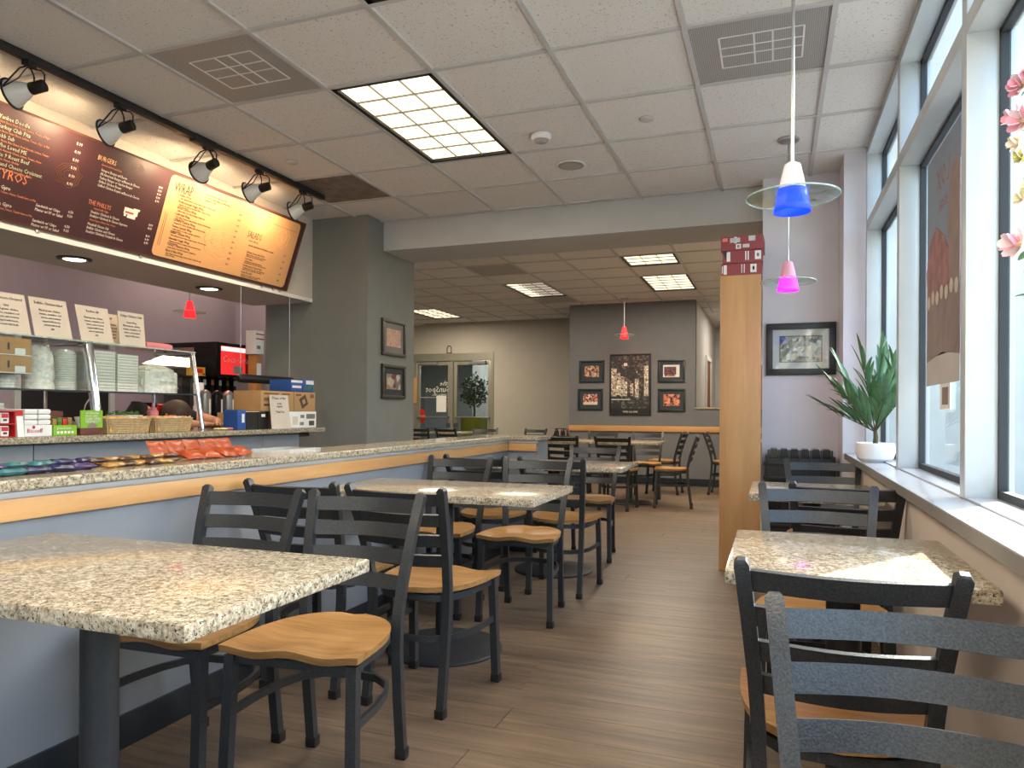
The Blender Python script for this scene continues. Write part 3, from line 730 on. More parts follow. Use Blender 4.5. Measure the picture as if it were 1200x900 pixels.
# recessed downlights in the bulkhead
for y, l in ((1.5, 'recessed downlight in the bulkhead over the snack boxes'), (3.40, 'recessed downlight in the bulkhead over the paper signs'), (4.57, 'recessed downlight in the bulkhead next to the red kitchen pendant')):
    t = thing('downlight', l, 'downlight', (-4.18, y, 2.055), 0, 'bulkhead downlights')
    obj('trim_ring', MB().lathe([(.10, .0), (.10, -.006), (.075, -.012), (.068, -.002)], 32, cap0=False, cap1=False), 'dark_grey', t)
    obj('bulb_face', MB().lathe([(.066, -.003), (.06, -.008), (.02, -.012)], 28), 'downlight', t)
    light('downlight_beam', 'SPOT', (0, 0, -.03), DOWN_W, (1, .82, .6), t, spot_size=R(130), spot_blend=.7, shadow_soft_size=.06)

# pendants
def pendant(x, y, zdisc, ztop, glow, colr, label, s=1.0, watt=2.0, neck='pot_white'):
    t = thing('pendant_lamp', label, 'pendant lamp', (x, y, ztop), 0, 'glass pendant lamps')
    z = zdisc - ztop
    obj('ceiling_rose', MB().lathe([(.062 * s, .0), (.06 * s, -.012), (.02 * s, -.024)], 28), 'steel', t)
    obj('rod', MB().lathe([(.006, -.02), (.006, z + .13 * s)], 12), 'steel', t)
    obj('shade_neck', MB().lathe([(.012 * s, z + .135 * s), (.028 * s, z + .125 * s), (.040 * s, z + .075 * s), (.047 * s, z + .035 * s)], 28, cap1=False), neck, t)
    sh = obj('glass_shade', MB().lathe([(.047 * s, z + .035 * s), (.052 * s, z + .0), (.058 * s, z - .025 * s), (.063 * s, z - .050 * s)], 28, cap0=False, cap1=False), glow, t)
    sd = sh.modifiers.new('thickness', 'SOLIDIFY'); sd.thickness = .003
    obj('glass_disc', MB().lathe([(.056 * s, z + .004), (.158 * s, z + .010), (.162 * s, z + .006), (.158 * s, z + .003), (.056 * s, z - .002)], 40, cap0=False, cap1=False), 'glass_green', t)
    obj('disc_edge', MB().sweep([(.162 * s * math.cos(a), .162 * s * math.sin(a), z + .0065) for a in [2 * math.pi * k / 40 for k in range(40)]], .0035, n=6, closed=True), 'foil_green', t)
    light('pendant_bulb', 'POINT', (0, 0, z - .02 * s), watt, colr, t, shadow_soft_size=.02)
pendant(.058, 2.86, 1.885, CEIL, 'glow_blue', (.05, .15, 1), 'pendant lamp with glowing blue shade and clear glass disc', 1.0, .5)
pendant(.075, 4.80, 1.90, CEIL, 'glow_pink', (1, .05, 1), 'pendant lamp with glowing magenta shade and glass disc', 1.0, .8, 'petal_pink')
pendant(-2.10, 10.72, 2.235, CEIL, 'glow_red', (1, .02, .02), 'small red pendant lamp hanging before the accent wall', .95, 4.0, 'glow_red')
pendant(-4.86, 5.08, 1.955, 2.30, 'glow_red', (1, .02, .02), 'red pendant lamp over the serving area near the soda machine', .8, 2.0, 'glow_red')
tag(obj('pendant_rail', MB().box(-4.98, -4.74, 4.2, 5.3, 2.30, 2.33).box(-4.87, -4.85, 4.4, 4.42, 2.33, CEIL).box(-4.87, -4.85, 5.2, 5.22, 2.33, CEIL), 'dark_grey'), 'dark hanging rail that carries the red kitchen pendant', 'rail')

# ------------------------------------------------------------------ menu board
BX0, BZ0, BX1, BZ1 = -3.845, 2.105, -3.66, 2.635
BY0, BY1 = .9, 5.076
bl = math.hypot(BX1 - BX0, BZ1 - BZ0)
UP = Vector((BX1 - BX0, 0, BZ1 - BZ0)).normalized(); RT = Vector((0, 1, 0)); NO = RT.cross(UP)
def mb_pt(y, s_, off=0.0): return Vector((BX0, 0, BZ0)) + UP * s_ + Vector((0, y, 0)) + NO * off
mb_ = thing('menu_board', 'long tilted menu board with dark and orange panels under track lights', 'menu board')
def board_box(y0, y1, s0, s1, o0, o1, rad=0.0):
    m = MB()
    if rad:
        pts = []
        for cy, cs, a0 in ((y1 - rad, s1 - rad, 0), (y0 + rad, s1 - rad, 90), (y0 + rad, s0 + rad, 180), (y1 - rad, s0 + rad, 270)):
            pts += [(cy + rad * math.cos(R(a0 + 15 * k)), cs + rad * math.sin(R(a0 + 15 * k))) for k in range(7)]
    else: pts = [(y0, s0), (y1, s0), (y1, s1), (y0, s1)]
    n = len(pts); vs = [mb_pt(y, s_, o0) for y, s_ in pts] + [mb_pt(y, s_, o1) for y, s_ in pts]
    return m.add(vs, [tuple(reversed(range(n))), tuple(range(n, 2 * n))] + [(i, (i + 1) % n, n + (i + 1) % n, n + i) for i in range(n)])
plain('board_dark', srgb(66, 36, 40), .45, noise=.15, nscale=2.5); plain('board_tan', srgb(214, 164, 112), .5, noise=.03)
obj('back_panel', board_box(BY0, BY1, 0, bl, -.018, 0), 'board_dark', mb_)
obj('tan_panel', board_box(3.672, 5.035, .012, bl - .012, .0, .003, .035), 'board_tan', mb_)
fr = MB()
for a in ((BY1, BY1 + .012, -.01, bl + .01), (BY0, BY1, bl, bl + .01), (BY0, BY1, -.01, 0)):
    q = board_box(*a, -.02, .008); fr.add(q.v, q.f)
obj('frame', fr, 'ink_brown', mb_)
for y in (4.78, 4.92, 5.00, 3.6, 2.9):
    c = mb_pt(y, -.02); obj('clip', MB().box(c.x - .008, c.x + .008, y - .01, y + .01, c.z - .012, c.z + .012, bev=.003), 'steel', mb_)
def bt(body, y, s_, size, mat, off=0.0, align='LEFT', xs=.85): return text(body, size, mb_pt(y, s_, off), RT, UP, mat, mb_, align=align, xs=xs)
# dark side
for k, (nm, pr) in enumerate((('Yankee Doodle', '8.99'), ('Turkey Club Pita', '8.99'), ('Cobb Sub', '8.99'), ('Sub Who Loved ME', '8.99'), ('Route 9 Roast Beef', '8.99'), ('Ham and Cheese Croissant', '8.99'))):
    s_ = .492 - .0455 * k
    bt(nm, 2.57 if k != 3 else 2.54, s_, .030, 'ink_green'); bt(pr, 3.0, s_ + .010, .024, 'ink_white', xs=.9)
    bt(('Egg Salad, Bacon, Fresh Avocado, Lettuce, Tomato, & Mayo', 'Turkey, Bacon, Swiss Cheese, Lettuce, Tomato, Mayo on Pita', 'Chicken, Bacon, Bleu Cheese, Fresh Avocado, Lettuce, Tomato', 'Ham, Salami, American Cheese, Lettuce, Tomato, Onion', 'Green Peppers, Onions, Cheddar', 'American Cheese, Lettuce, Tomato, Mayo, Pickles')[k], 2.56, s_ - .018, .0165, 'ink_orange', xs=.72)
bt('GYROS', 2.60, .205, .072, 'ink_orange', xs=.8)
for k, (a, b_, c_) in enumerate((('Lamb Gyro', 'Sandwich w/ Chips', 'Platter w/ FF or Salad'), ('Chicken Gyro', 'Sandwich w/ Chips', 'Platter w/ FF or Salad'))):
    s_ = .152 - .085 * k
    bt(a, 2.60, s_, .028, 'ink_white'); bt('Lettuce, Tomato, Onions, Tzatziki Sauce on Pita', 2.62, s_ - .02, .016, 'ink_orange', xs=.75)
    bt(b_, 2.86, s_ - .040, .022, 'ink_white'); bt(c_, 2.86, s_ - .064, .022, 'ink_white')
    bt('6.50', 3.05, s_ - .028, .022, 'ink_white'); bt('9.50', 3.05, s_ - .052, .022, 'ink_white')
bt('BURGERS', 3.145, .468, .040, 'ink_line', xs=.75); bt('Served with French Fries', 3.18, .443, .017, 'ink_orange', xs=.8)
for k, nm in enumerate(('Sunspot Burger w/Cheese', 'All American Burger w/Bacon & Cheese', 'Turkey Burger or Garden Burger', 'Grilled Chicken Breast', 'Grilled Chicken Royale w/Bacon & Cheese')):
    bt(nm, 3.185, .412 - .0225 * k, .022, 'ink_white', xs=.78); bt('8.99', 3.60, .432 - .0225 * k, .021, 'ink_white')
bt('THE PHILLYS', 3.155, .208, .038, 'ink_orange', xs=.72); bt('Served with Chips', 3.20, .186, .017, 'ink_orange', xs=.8)
for k, nm in enumerate(('Steak(or Chicken) & Cheese', 'Steak(or Chicken) & Cheese Supreme', 'Meatball Cheese Sub', 'Buffalo Chicken and Cheese', 'Steak(or Chicken) Teriyaki & Cheese')):
    s_ = .162 - .0225 * k - (.028 if k > 1 else 0)
    bt(nm, 3.185, s_, .022, 'ink_white', xs=.78); bt('8.99', 3.60, s_ + .022, .021, 'ink_white')
bt('Green Peppers, Mushrooms, Onions', 3.19, .118, .015, 'ink_orange', xs=.8)
em = MB()
for (y0, y1, s0, s1) in ((3.40, 3.50, .215, .255), (3.43, 3.49, .195, .215), (3.405, 3.42, .200, .215), (3.465, 3.51, .250, .262)): q = board_box(y0, y1, s0, s1, .0005, .0015); em.add(q.v, q.f)
obj('emblem', em, 'ink_white', mb_); q = board_box(3.41, 3.47, .222, .232, .0015, .002); obj('emblem', q, 'ink_red', mb_)
def loop(cy, cs, ry, rs, mat, off, wob=0.0, n=36, rad=.0011, turns=1):
    pts = [mb_pt(cy + ry * (1 + wob * math.sin(7 * a)) * math.cos(a), cs + rs * (1 + wob * math.cos(5 * a)) * math.sin(a), off) for a in [2 * math.pi * k / n for k in range(n)]]
    obj('line_drawing', MB().sweep(pts, rad, n=4, closed=True), mat, mb_)
for r_ in (.9, .6, .3): loop(3.42, .50, .045 * r_, .035 * r_, 'card_dark', .001, .05)
for r_ in (1, .8, .62, .4): loop(3.0, .33, .075 * r_, .065 * r_, 'card_dark', .001, .12)
# tan side
O = .0035
bt('WRAP', 3.715, .452, .092, 'ink', O, xs=.62)
for k, l in enumerate(('Served with potato chips and pickle', 'on a white, wheat, spinach or tomato wrap', 'or gluten free wrap')): bt(l, 3.985, .500 - .020 * k, .017, 'ink_brown', O, xs=.8)
names = ('Italian Wrap', 'Mediterranean Veggie Wrap', 'Greek Chicken Wrap', 'California Wrap', 'Crunchy Chicken Wrap', 'Turkey Spinach Wrap', 'Buffalo Chicken Wrap', 'Hawaiian Veggie Wrap', 'Turkey Cranberry Wrap', 'Black & Bleu Wrap')
desc = ('Ham, Salami, Provolone Cheese, Lettuce, Tomato, Onion, Dressing', 'Hummus, Feta Cheese, Cucumber, Olives, Greens, Dressing', 'Grilled Chicken, Feta, Olives, Romaine, Tzatziki Sauce')
for k, nm in enumerate(names):
    s_ = .432 - .0415 * k
    bt(nm, 3.775, s_, .024, 'ink', O, xs=.82); bt(desc[k % 3], 3.785, s_ - .017, .014, 'ink_brown', O, xs=.82); bt('8.99', 4.335, s_ + .014, .018, 'ink', O)
    if k % 2: bt('Lettuce and Tomato', 3.785, s_ - .029, .012, 'ink_brown', O, xs=.8)
bt('SALADS', 4.47, .318, .072, 'ink', O, xs=.62); bt('Served with Pita', 4.50, .290, .019, 'ink_brown', O, xs=.85)
for k, nm in enumerate(('Greek Salad Served w/Chicken or Lamb', 'Chicken Caesar Salad & Pita', 'Cobb Salad', 'Mediterranean Tropical Salad', 'Pecan Bleu Salad')):
    s_ = .255 - .052 * k
    bt(nm, 4.51, s_, .022, 'ink', O, xs=.82); bt('8.99', 4.93, s_ + .004, .018, 'ink', O)
    for q in range(2 if k else 0): bt(desc[(k + q) % 3], 4.515, s_ - .016 - .012 * q, .0125, 'ink_brown', O, xs=.72)
for y in (3.70, 3.715): obj('rule', board_box(y, y + .002, .08, .30, .003, .0038), 'ink_brown', mb_)
obj('rule', board_box(4.05, 5.0, .475, .477, .003, .0038), 'ink_brown', mb_)
for cy, cs, r_ in ((4.86, .40, .075), (4.845, .40, .055), (4.87, .41, .035), (4.83, .375, .03)): loop(cy, cs, r_, r_ * 1.1, 'ink_line', O, .09, 48)
for cy, cs, r_, q in ((4.23, .20, .15, .10), (4.23, .19, .13, .06), (4.20, .23, .06, .05), (4.29, .23, .05, .045)): loop(cy, cs, r_, q, 'ink_line', O, .07, 48)

# black tube hung on two wires below the bulkhead
t = thing('hanging_tube', 'black padded tube hanging on two thin wires below the menu board', 'hanging tube', (-3.875, 4.88, 1.345))
obj('tube', MB().sweep([(0, -.34, -.0), (0, -.32, 0), (0, .32, 0), (0, .34, 0)], .034, n=16, scales=[.6, 1, 1, .6]), 'black', t)
for y in (-.31, .29): obj('wire', MB().sweep([(0, y, .03), (0, y, 2.055 - 1.345)], .0018, n=5), 'steel', t)

# ------------------------------------------------------------------ serving counter
SZ = .965
t = thing('serving_counter', 'blue grey panelled serving counter under the granite worktop', 'counter', (-3.40, 0, 0))
for y0, y1 in ((-2.5, -1.2), (-1.2, .05), (.05, 1.3), (1.3, 2.55), (2.55, 3.62), (3.62, 4.24), (4.24, 4.66)):
    obj('front_panel', MB().box(-.02, .0, y0 + .003, y1 - .003, .10, SZ - .034), 'wall_blue', t)
obj('body', MB().box(-.58, -.022, -2.5, 4.655, .10, SZ - .034), 'black', t)
obj('toe_kick', MB().box(-.54, -.08, -2.5, 4.64, 0, .10), 'baseboard', t)
tag(obj('granite_worktop', MB().box(-4.06, -3.35, -2.5, 4.93, SZ - .034, SZ, bev=.005), 'granite'), 'granite worktop of the serving counter with the sneeze guard', 'worktop')
obj('bracket', MB().box(-3.9, -3.45, 4.66, 4.86, SZ - .07, SZ - .036), 'dark_grey', t, (3.40, 0, 0))

# sneeze guard
sg = thing('sneeze_guard', 'chrome and glass sneeze guard standing on the serving counter', 'sneeze guard', (-3.58, 0, SZ))
GY = (1.4, 2.25, 3.07, 3.86)
for y in GY:
    r_ = .028 if y < 3.5 else .015
    p = obj('post', MB().sweep([(0, y, .004), (-.09, y, .508)], r_, n=16), 'chrome', sg)
    obj('foot_ring', MB().lathe([(r_ + .012, .0), (r_ + .012, .006), (r_, .012)], 20, (0, y, 0)), 'chrome', p)
    obj('top_arm', MB().sweep([(-.088, y, .505), (-.42, y, .505)], .009, n=10), 'chrome', p)
    obj('rear_post', MB().sweep([(-.42, y, .003), (-.42, y, .505)], .010, n=10), 'chrome', p)
for a, b_ in zip(GY, GY[1:]):
    obj('top_shelf', MB().box(-.42, -.06, a + .004, b_ - .004, .512, .520), 'glass_green', sg)
    obj('middle_shelf', MB().box(-.40, -.055, a + .004, b_ - .004, .232, .240), 'glass_green', sg)
    obj('shelf_edge', MB().box(-.060, -.056, a + .004, b_ - .004, .512, .520), 'foil_green', sg)
    obj('shelf_edge', MB().box(-.056, -.052, a + .004, b_ - .004, .230, .240), 'gasket', sg)
    obj('front_pane', MB().add([(-.058, a + .03, .29), (-.058, b_ - .03, .29), (-.084, b_ - .03, .48), (-.084, a + .03, .48), (-.062, a + .03, .29), (-.062, b_ - .03, .29), (-.088, b_ - .03, .48), (-.088, a + .03, .48)],
        [(0, 1, 2, 3), (7, 6, 5, 4), (0, 4, 5, 1), (1, 5, 6, 2), (2, 6, 7, 3), (3, 7, 4, 0)]), 'glass', sg)

# paper signs on top of the guard
def paper_sign(x, y0, y1, z, h, lean, label, head, lines, tilt=0.0, size=.017, cat='paper sign'):
    t = thing('paper_sign', label, cat, (x, (y0 + y1) / 2, z), R(tilt), 'paper signs on the counter')
    w = (y1 - y0) / 2
    obj('sheet', MB().add([(0, -w, 0), (0, w, 0), (-lean, w, h), (-lean, -w, h), (-.003, -w, 0), (-.003, w, 0), (-lean - .003, w, h), (-lean - .003, -w, h)],
        [(0, 1, 2, 3), (7, 6, 5, 4), (0, 4, 5, 1), (1, 5, 6, 2), (2, 6, 7, 3), (3, 7, 4, 0)]), 'paper', t)
    up = Vector((-lean, 0, h)).normalized()
    if z > 1.2: obj('prop', MB().box(-lean - .05, -.004, -.004, .004, 0, .006).sweep([(-lean - .05, 0, .003), (-lean * .6, 0, h * .6)], .003, n=5), 'clear_plastic', t)
    text(head, size * 1.25, up * (h - .03), (0, 1, 0), up, 'ink', t, align='CENTER', xs=.9)
    for k, l in enumerate(lines): text(l, size, up * (h - .068 - .0205 * k), (0, 1, 0), up, 'ink', t, align='CENTER', xs=.8)
ZT = SZ + .5205
salad = ('Mixed greens, chicken,', 'tomato, cucumber, red', 'onions, and croutons', 'topped with bacon,', 'served with fresh', 'pita')
paper_sign(-3.68, 2.525, 2.745, ZT, .215, .055, 'cream paper sign at the outer end of the glass shelf', 'Southwestern Chopped', ('Salad',) + salad[:5])
paper_sign(-3.68, 2.765, 2.985, ZT, .215, .055, 'cream paper sign second from the soda machine row of signs', 'Buffalo Chicken Salad', salad)
paper_sign(-3.68, 3.04, 3.255, ZT, .21, .055, 'cream paper sign overlapping another sign behind it', 'Reuben $8', salad)
paper_sign(-3.81, 3.235, 3.455, ZT, .20, .04, 'paper sign standing behind two other signs', 'Italian Sub', salad)
paper_sign(-3.68, 3.295, 3.485, ZT, .205, .02, 'upright paper sign at the soda machine end of the shelf', 'Crispy Chicken Club', ('Caesar Wrap',) + salad[:4])
paper_sign(-3.385, 4.335, 4.525, SZ, .245, .03, 'white paper sign leaning on the cardboard cartons', 'Please order', ('at the', 'register', '', 'Thank You'), -6, .024)

# --- things on the guard's middle shelf
ZM = SZ + .2405
def carton(name, x0, x1, y0, y1, z0, z1, mat, label, cat='box', group=None, prints=()):
    t = thing(name, label, cat, ((x0 + x1) / 2, (y0 + y1) / 2, z0), 0, group)
    a, b_, h = (x1 - x0) / 2, (y1 - y0) / 2, z1 - z0
    obj('body', MB().box(-a, a, -b_, b_, 0, h, bev=.002), mat, t)
    obj('flap_seam', MB().box(-a * .98, a * .98, -.003, .003, h - .0005, h + .0012), 'card_dark', t)
    for (py0, py1, pz0, pz1, pm) in prints: obj('print', MB().box(a, a + .0012, -b_ + py0 * 2 * b_, -b_ + py1 * 2 * b_, pz0 * h, pz1 * h), pm, t)
    t['half'] = a; return t
for k in range(2):
    t = carton('burger_box', -3.88, -3.68, 2.47, 2.745, ZM + .078 + .092 * k, ZM + .078 + .092 * k + .09, 'card', 'brown burger box on the glass shelf, %s one of two' % ('lower', 'upper')[k], group='brown burger boxes',
               prints=((.22, .40, .2, .42, 'brown_box'), (.24, .40, .5, .8, 'poster_bun'), (.54, .58, .3, .7, 'ink'), (.68, .88, .06, .42, 'white'), (0, 1, 0, .05, 'white')))
def cup_stack(x, y, z, r, h, label, mat='clear_plastic', n=14, cat='cup stack', group=None, rings=True):
    t = thing('cup_stack', label, cat, (x, y, z), 0, group)
    prof = [(r * .78, 0)]
    for k in range(n):
        zz = h * (k + .3) / n; prof += [(r * .92, zz), (r, zz + h / n * .25), (r * .92, zz + h / n * .5)]
    prof += [(r * .95, h)]
    obj('stacked_cups', MB().lathe(prof, 20), mat, t); obj('bag', MB().lathe([(r * 1.1, 0), (r * 1.18, h * .4), (r * 1.1, h * .9), (r * .5, h * 1.06)], 14), 'film', t)
    return t
cup_stack(-3.78, 2.55, ZM, .05, .070, 'short stack of clear cups under the burger boxes', n=5)
cup_stack(-3.78, 2.68, ZM, .05, .070, 'small bag of clear cups beside the short cup stack', n=5)
t = thing('plastic_bag', 'crumpled clear bag of plastic tubs on the glass shelf', 'bag', (-3.76, 2.845, ZM))
obj('tub_stack', MB().lathe([(.055, 0), (.066, .01), (.068, .11), (.06, .115)], 24), 'foam', t)
bm_v = []; 
def blob_bag(r, h, seed, n=18, m=10, neck=.25, sq=1.0):
    rnd = random.Random(seed); prof = []; mb = MB(); vs = []; fs = []
    for i in range(m + 1):
        t_ = i / m; rr = r * (1 - .18 * t_) if t_ < .78 else r * (.86 - (t_ - .78) / .22 * (.86 - neck))
        for k in range(n):
            a = 2 * math.pi * k / n; q = rr * (1 + .09 * rnd.uniform(-1, 1) * (t_ > .15))
            vs.append((q * math.cos(a), q * math.sin(a) * sq, h * t_ + (.012 * rnd.uniform(-1, 1) if i == m else 0)))
    for i in range(m):
        for k in range(n): fs.append((i * n + k, i * n + (k + 1) % n, (i + 1) * n + (k + 1) % n, (i + 1) * n + k))
    fs.append(tuple(reversed(range(n)))); fs.append(tuple(range(m * n, (m + 1) * n)))
    return mb.add(vs, fs)
obj('bag', blob_bag(.078, .235, 3, neck=.6), 'clear_plastic', t)
t = thing('lid_stack', 'tall stack of domed clear lids beside the chrome post', 'lid stack', (-3.76, 3.0, ZM))
pr = [(.055, 0)]
for k in range(16): zz = .012 + k * .0125; pr += [(.058, zz), (.062, zz + .004), (.058, zz + .008)]
pr += [(.05, .215), (.028, .228)]
obj('lids', MB().lathe(pr, 24), 'plastic_lid', t); obj('bag', MB().lathe([(.066, 0), (.068, .12), (.064, .21), (.03, .24)], 16), 'film', t)
def clamshell_stack(x, y, z, w, d_, h, n, label, mat='foam'):
    t = thing('foam_container_stack', label, 'container stack', (x, y, z), 0, 'stacked foam containers')
    for k in range(n):
        zz = h * k / n
        obj('foam_container', MB().box(-d_ / 2, d_ / 2, -w / 2, w / 2, zz + .0005, zz + h / n - .0008, bev=.003), mat, t)
    obj('film_wrap', MB().box(-d_ / 2 - .004, d_ / 2 + .004, -w / 2 - .004, w / 2 + .004, 0, h + .004, bev=.012), 'film', t)
    return t
clamshell_stack(-3.79, 3.195, ZM, .16, .2, .235, 13, 'stack of white foam trays right next to the chrome post')
clamshell_stack(-3.79, 3.365, ZM, .15, .2, .225, 13, 'wrapped stack of foam trays beside the big plastic bag')
t = thing('container_bag', 'big tied plastic bag of white containers on the glass shelf', 'bag', (-3.79, 3.64, ZM))
obj('containers', MB().box(-.09, .09, -.14, .13, 0, .14, bev=.02).box(-.07, .07, -.12, .08, .142, .165, bev=.008), 'foam', t)
obj('bag', blob_bag(.135, .19, 5, neck=.35, sq=1.25), 'clear_plastic', t); obj('tie', MB().sweep([(0, .10, .185), (.01, .11, .215), (.0, .13, .225)], .008, n=6), 'lime', t)
tag(obj('paper_bundle', MB().box(-3.94, -3.74, 3.55, 3.77, ZT, ZT + .045, bev=.02), 'pink'), 'pink tinted paper bundle on top of the glass shelf', 'paper bundle')

# --- front row on the worktop
t = thing('snack_display', 'red and black snack display box full of biscuit packs', 'display box', (-3.44, 2.36, SZ + .001))
obj('shell', MB().box(-.06, -.055, -.09, .09, 0, .135).box(-.06, .055, -.09, -.086, 0, .125).box(-.06, .055, .086, .09, 0, .125).box(-.06, .055, -.086, .086, .12, .125).box(-.06, .055, -.086, .086, .060, .064).box(-.06, .055, -.086, .086, 0, .003), 'red', t)
for y in (-.045, .0, .045):
    for z in (.004, .066): q = obj('pack', MB().box(-.05, .045, y - .02, y + .02, z, z + .05, bev=.004), 'white' if (y + z) > .03 else 'red', t); obj('print', MB().box(.045, .0465, y - .016, y + .016, z + .025, z + .045), 'red', q); obj('print', MB().box(.045, .0465, y - .008, y + .01, z + .01, z + .02), 'ink', q)
t = thing('biscuit_display', 'white biscuit display box with red lettering and wrapped packs', 'display box', (-3.44, 2.555, SZ + .001))
obj('tray', MB().box(-.07, .06, -.065, .075, 0, .055, bev=.002), 'white', t)
obj('side_wing', MB().prism([(-.07, 0), (.06, 0), (.045, .13), (-.07, .135)], 'Y', -.098, -.066), 'white', t); obj('side_mark', MB().box(.046, .0485, -.098, -.066, .095, .128), 'red', t)
for r_ in range(3):
    for c_ in range(2): obj('wrapped_pack', MB().box(-.06, .056, -.062 + .07 * c_, .004 + .07 * c_, .056 + .026 * r_, .081 + .026 * r_, bev=.009), 'white', t)
text('Biscoff', .030, (.0605, -.055, .018), (0, 1, 0), (0, 0, 1), 'ink_red', t); obj('print', MB().lathe([(.008, 0), (.006, .001)], 10, (0, 0, 0)), 'ink_red', t, (.061, -.02, .045), (0, R(90), 0))
for k, (y, lab) in enumerate(((2.71, 'green and brown granola bar box with packs showing'), (2.86, 'green granola bar box lid standing beside the basket'))):
    t = thing('granola_box', lab, 'snack box', (-3.43, y, SZ + .001))
    obj('body', MB().box(-.06, .045, -.068, .062, 0, .052 if k == 0 else .035, bev=.002), 'lime' if k == 0 else 'brown_box', t)
    obj('back_card', MB().box(-.06, -.055, -.068, .062, .052, .122) if k == 0 else MB().box(.040, .046, -.068, .064, .036, .128), 'brown_box' if k == 0 else 'lime', t)
    if k == 0:
        for q in range(4): obj('bar_pack', MB().box(-.05, .03, -.06 + .028 * q, -.036 + .028 * q, .0525, .085 + .006 * (q % 2), bev=.006), ('gold_bag', 'greens', 'red', 'gold_bag')[q], t)
        text('granola bars', .016, (.0455, -.05, .033), (0, 1, 0), (0, 0, 1), 'ink_white', t)
        for q in range(5): obj('print', MB().box(.045, .0465, -.05 + .02 * q, -.037 + .02 * q, .01, .022, bev=.0005), 'ink_white', t)
    else:
        for q in range(4): text(('GLUTEN FREE', 'NON GMO', 'DAIRY FREE', 'FRIENDLY!')[q], .013 + .002 * q, (.0465, -.04, .108 - .015 * q), (0, 1, 0), (0, 0, 1), 'ink_white', t)
        obj('print', MB().prism([(-.03, .045), (.0, .065), (.03, .05), (.02, .036), (-.02, .034)], 'X', .046, .0475), 'poster_bun', t)
def basket(x, y, label, n, short, rz=0):
    t = thing('wicker_basket', label, 'basket', (x, y, SZ + .001), R(rz), 'wicker snack baskets')
    def rr(a_, b_, z, rad): 
        pts = []
        for cx, cy, a0 in ((a_ - rad, b_ - rad, 0), (-a_ + rad, b_ - rad, 90), (-a_ + rad, -b_ + rad, 180), (a_ - rad, -b_ + rad, 270)):
            pts += [(cx + rad * math.cos(R(a0 + 30 * k)), cy + rad * math.sin(R(a0 + 30 * k)), z + .0015 * ((len(pts) + k) % 2)) for k in range(4)]
        return pts
    obj('bottom', MB().prism([(p[0], p[1]) for p in rr(.068, .128, 0, .03)], 'Z', 0, .006), 'wicker', t)
    for k in range(9):
        u = k / 8; obj('woven_strand', MB().sweep(rr(.07 + .018 * u, .13 + .018 * u, .006 + .075 * u, .035), .0055, n=6, closed=True), 'wicker', t)
    st = MB()
    for a_, b_ in [(sx * .075, y_) for sx in (-1, 1) for y_ in (-.10, -.06, -.02, .02, .06, .10)] + [(x_, sy * .137) for sy in (-1, 1) for x_ in (-.06, -.02, .02, .06)]:
        st.sweep([(a_ * .95, b_ * .97, .0), (a_ * 1.1, b_ * 1.08, .08)], .004, n=5)
    obj('stakes', st, 'wicker', t)
    rnd = random.Random(n)
    for k in range(n):
        px, py = -.046 + .046 * (k % 3), -.105 + .07 * (k // 3); cl = k % 4 == 0
        o = obj('cracker_packet', pouch(.020, .031, .016, rnd.random()), 'clear_plastic' if cl else 'cracker', None, (x + px, y + py, SZ + .0875), (rnd.uniform(-.12, .12), rnd.uniform(-.12, .12), rnd.uniform(-.25, .25)))
        tag(o, '%s cracker packet in the %s' % ('clear wrapped' if cl else 'tan wrapped', short), 'snack packet', 'cracker packets in the wicker baskets')
    obj('filling', MB().box(-.072, .072, -.132, .132, .0065, .072, bev=.01), 'cracker', t)
def pouch(a, b_, th, seed=0.0, n=8):
    """a pillow pack: half sizes a, b and full thickness th, crimped at two ends"""
    top = []; bot = []; rnd = random.Random(seed)
    for i in range(n + 1):
        for j in range(n + 1):
            u, v = -1 + 2 * i / n, -1 + 2 * j / n
            e = max(0, 1 - u ** 4) ** .6 * max(0, 1 - v ** 4) ** .5; z = th / 2 * e * (1 + .25 * math.sin(5 * u + 9 * seed) * math.cos(4 * v + 5 * seed))
            x, y = u * a * (1 - .06 * (1 - v * v)), v * b_ * (1 - .04 * (1 - u * u)); top.append((x, y, z)); bot.append((x, y, -z))
    fs = []; m = n + 1; o_ = m * m
    for i in range(n):
        for j in range(n): q = i * m + j; fs += [(q, q + m, q + m + 1, q + 1), (q + o_, q + o_ + 1, q + o_ + m + 1, q + o_ + m)]
    return MB().add(top + bot, fs)
basket(-3.455, 3.10, 'woven wicker basket next to the green granola box', 12, 'basket next to the granola box')
basket(-3.455, 3.42, 'woven wicker basket beside the slim end post of the guard', 12, 'basket by the slim guard post', 2)

# --- behind the guard, on the worktop
def bowl(name, x, y, r, h, label, mat, fill=None):
    t = thing(name, label, 'bowl', (x, y, SZ + .001))
    obj('shell', MB().lathe([(r * .7, 0), (r, h), (r * .96, h), (r * .66, .006)], 28, cap1=True), mat, t)
    if fill:
        rnd = random.Random(3); m = MB()
        for k in range(90):
            a, q = rnd.uniform(0, 6.28), r * .85 * math.sqrt(rnd.random()); c = Vector((q * math.cos(a), q * math.sin(a), h * .9 + .025 * rnd.random()))
            m.add([c + Vector((rnd.uniform(-.02, .02), rnd.uniform(-.02, .02), rnd.uniform(-.012, .015))) for _ in range(4)], [(0, 1, 2), (0, 2, 3), (0, 3, 1), (1, 3, 2)])
        o = obj('salad_leaves', m, fill, t); o['kind'] = 'stuff'
    return t
clamshell_stack(-3.84, 2.55, SZ + .001, .22, .16, .165, 9, 'stack of clear clamshell boxes under the glass shelf', 'clear_plastic')
t = thing('napkin_pack', 'clear pack of napkins with blue lettering behind the granola box', 'napkin pack', (-3.78, 2.86, SZ + .001))
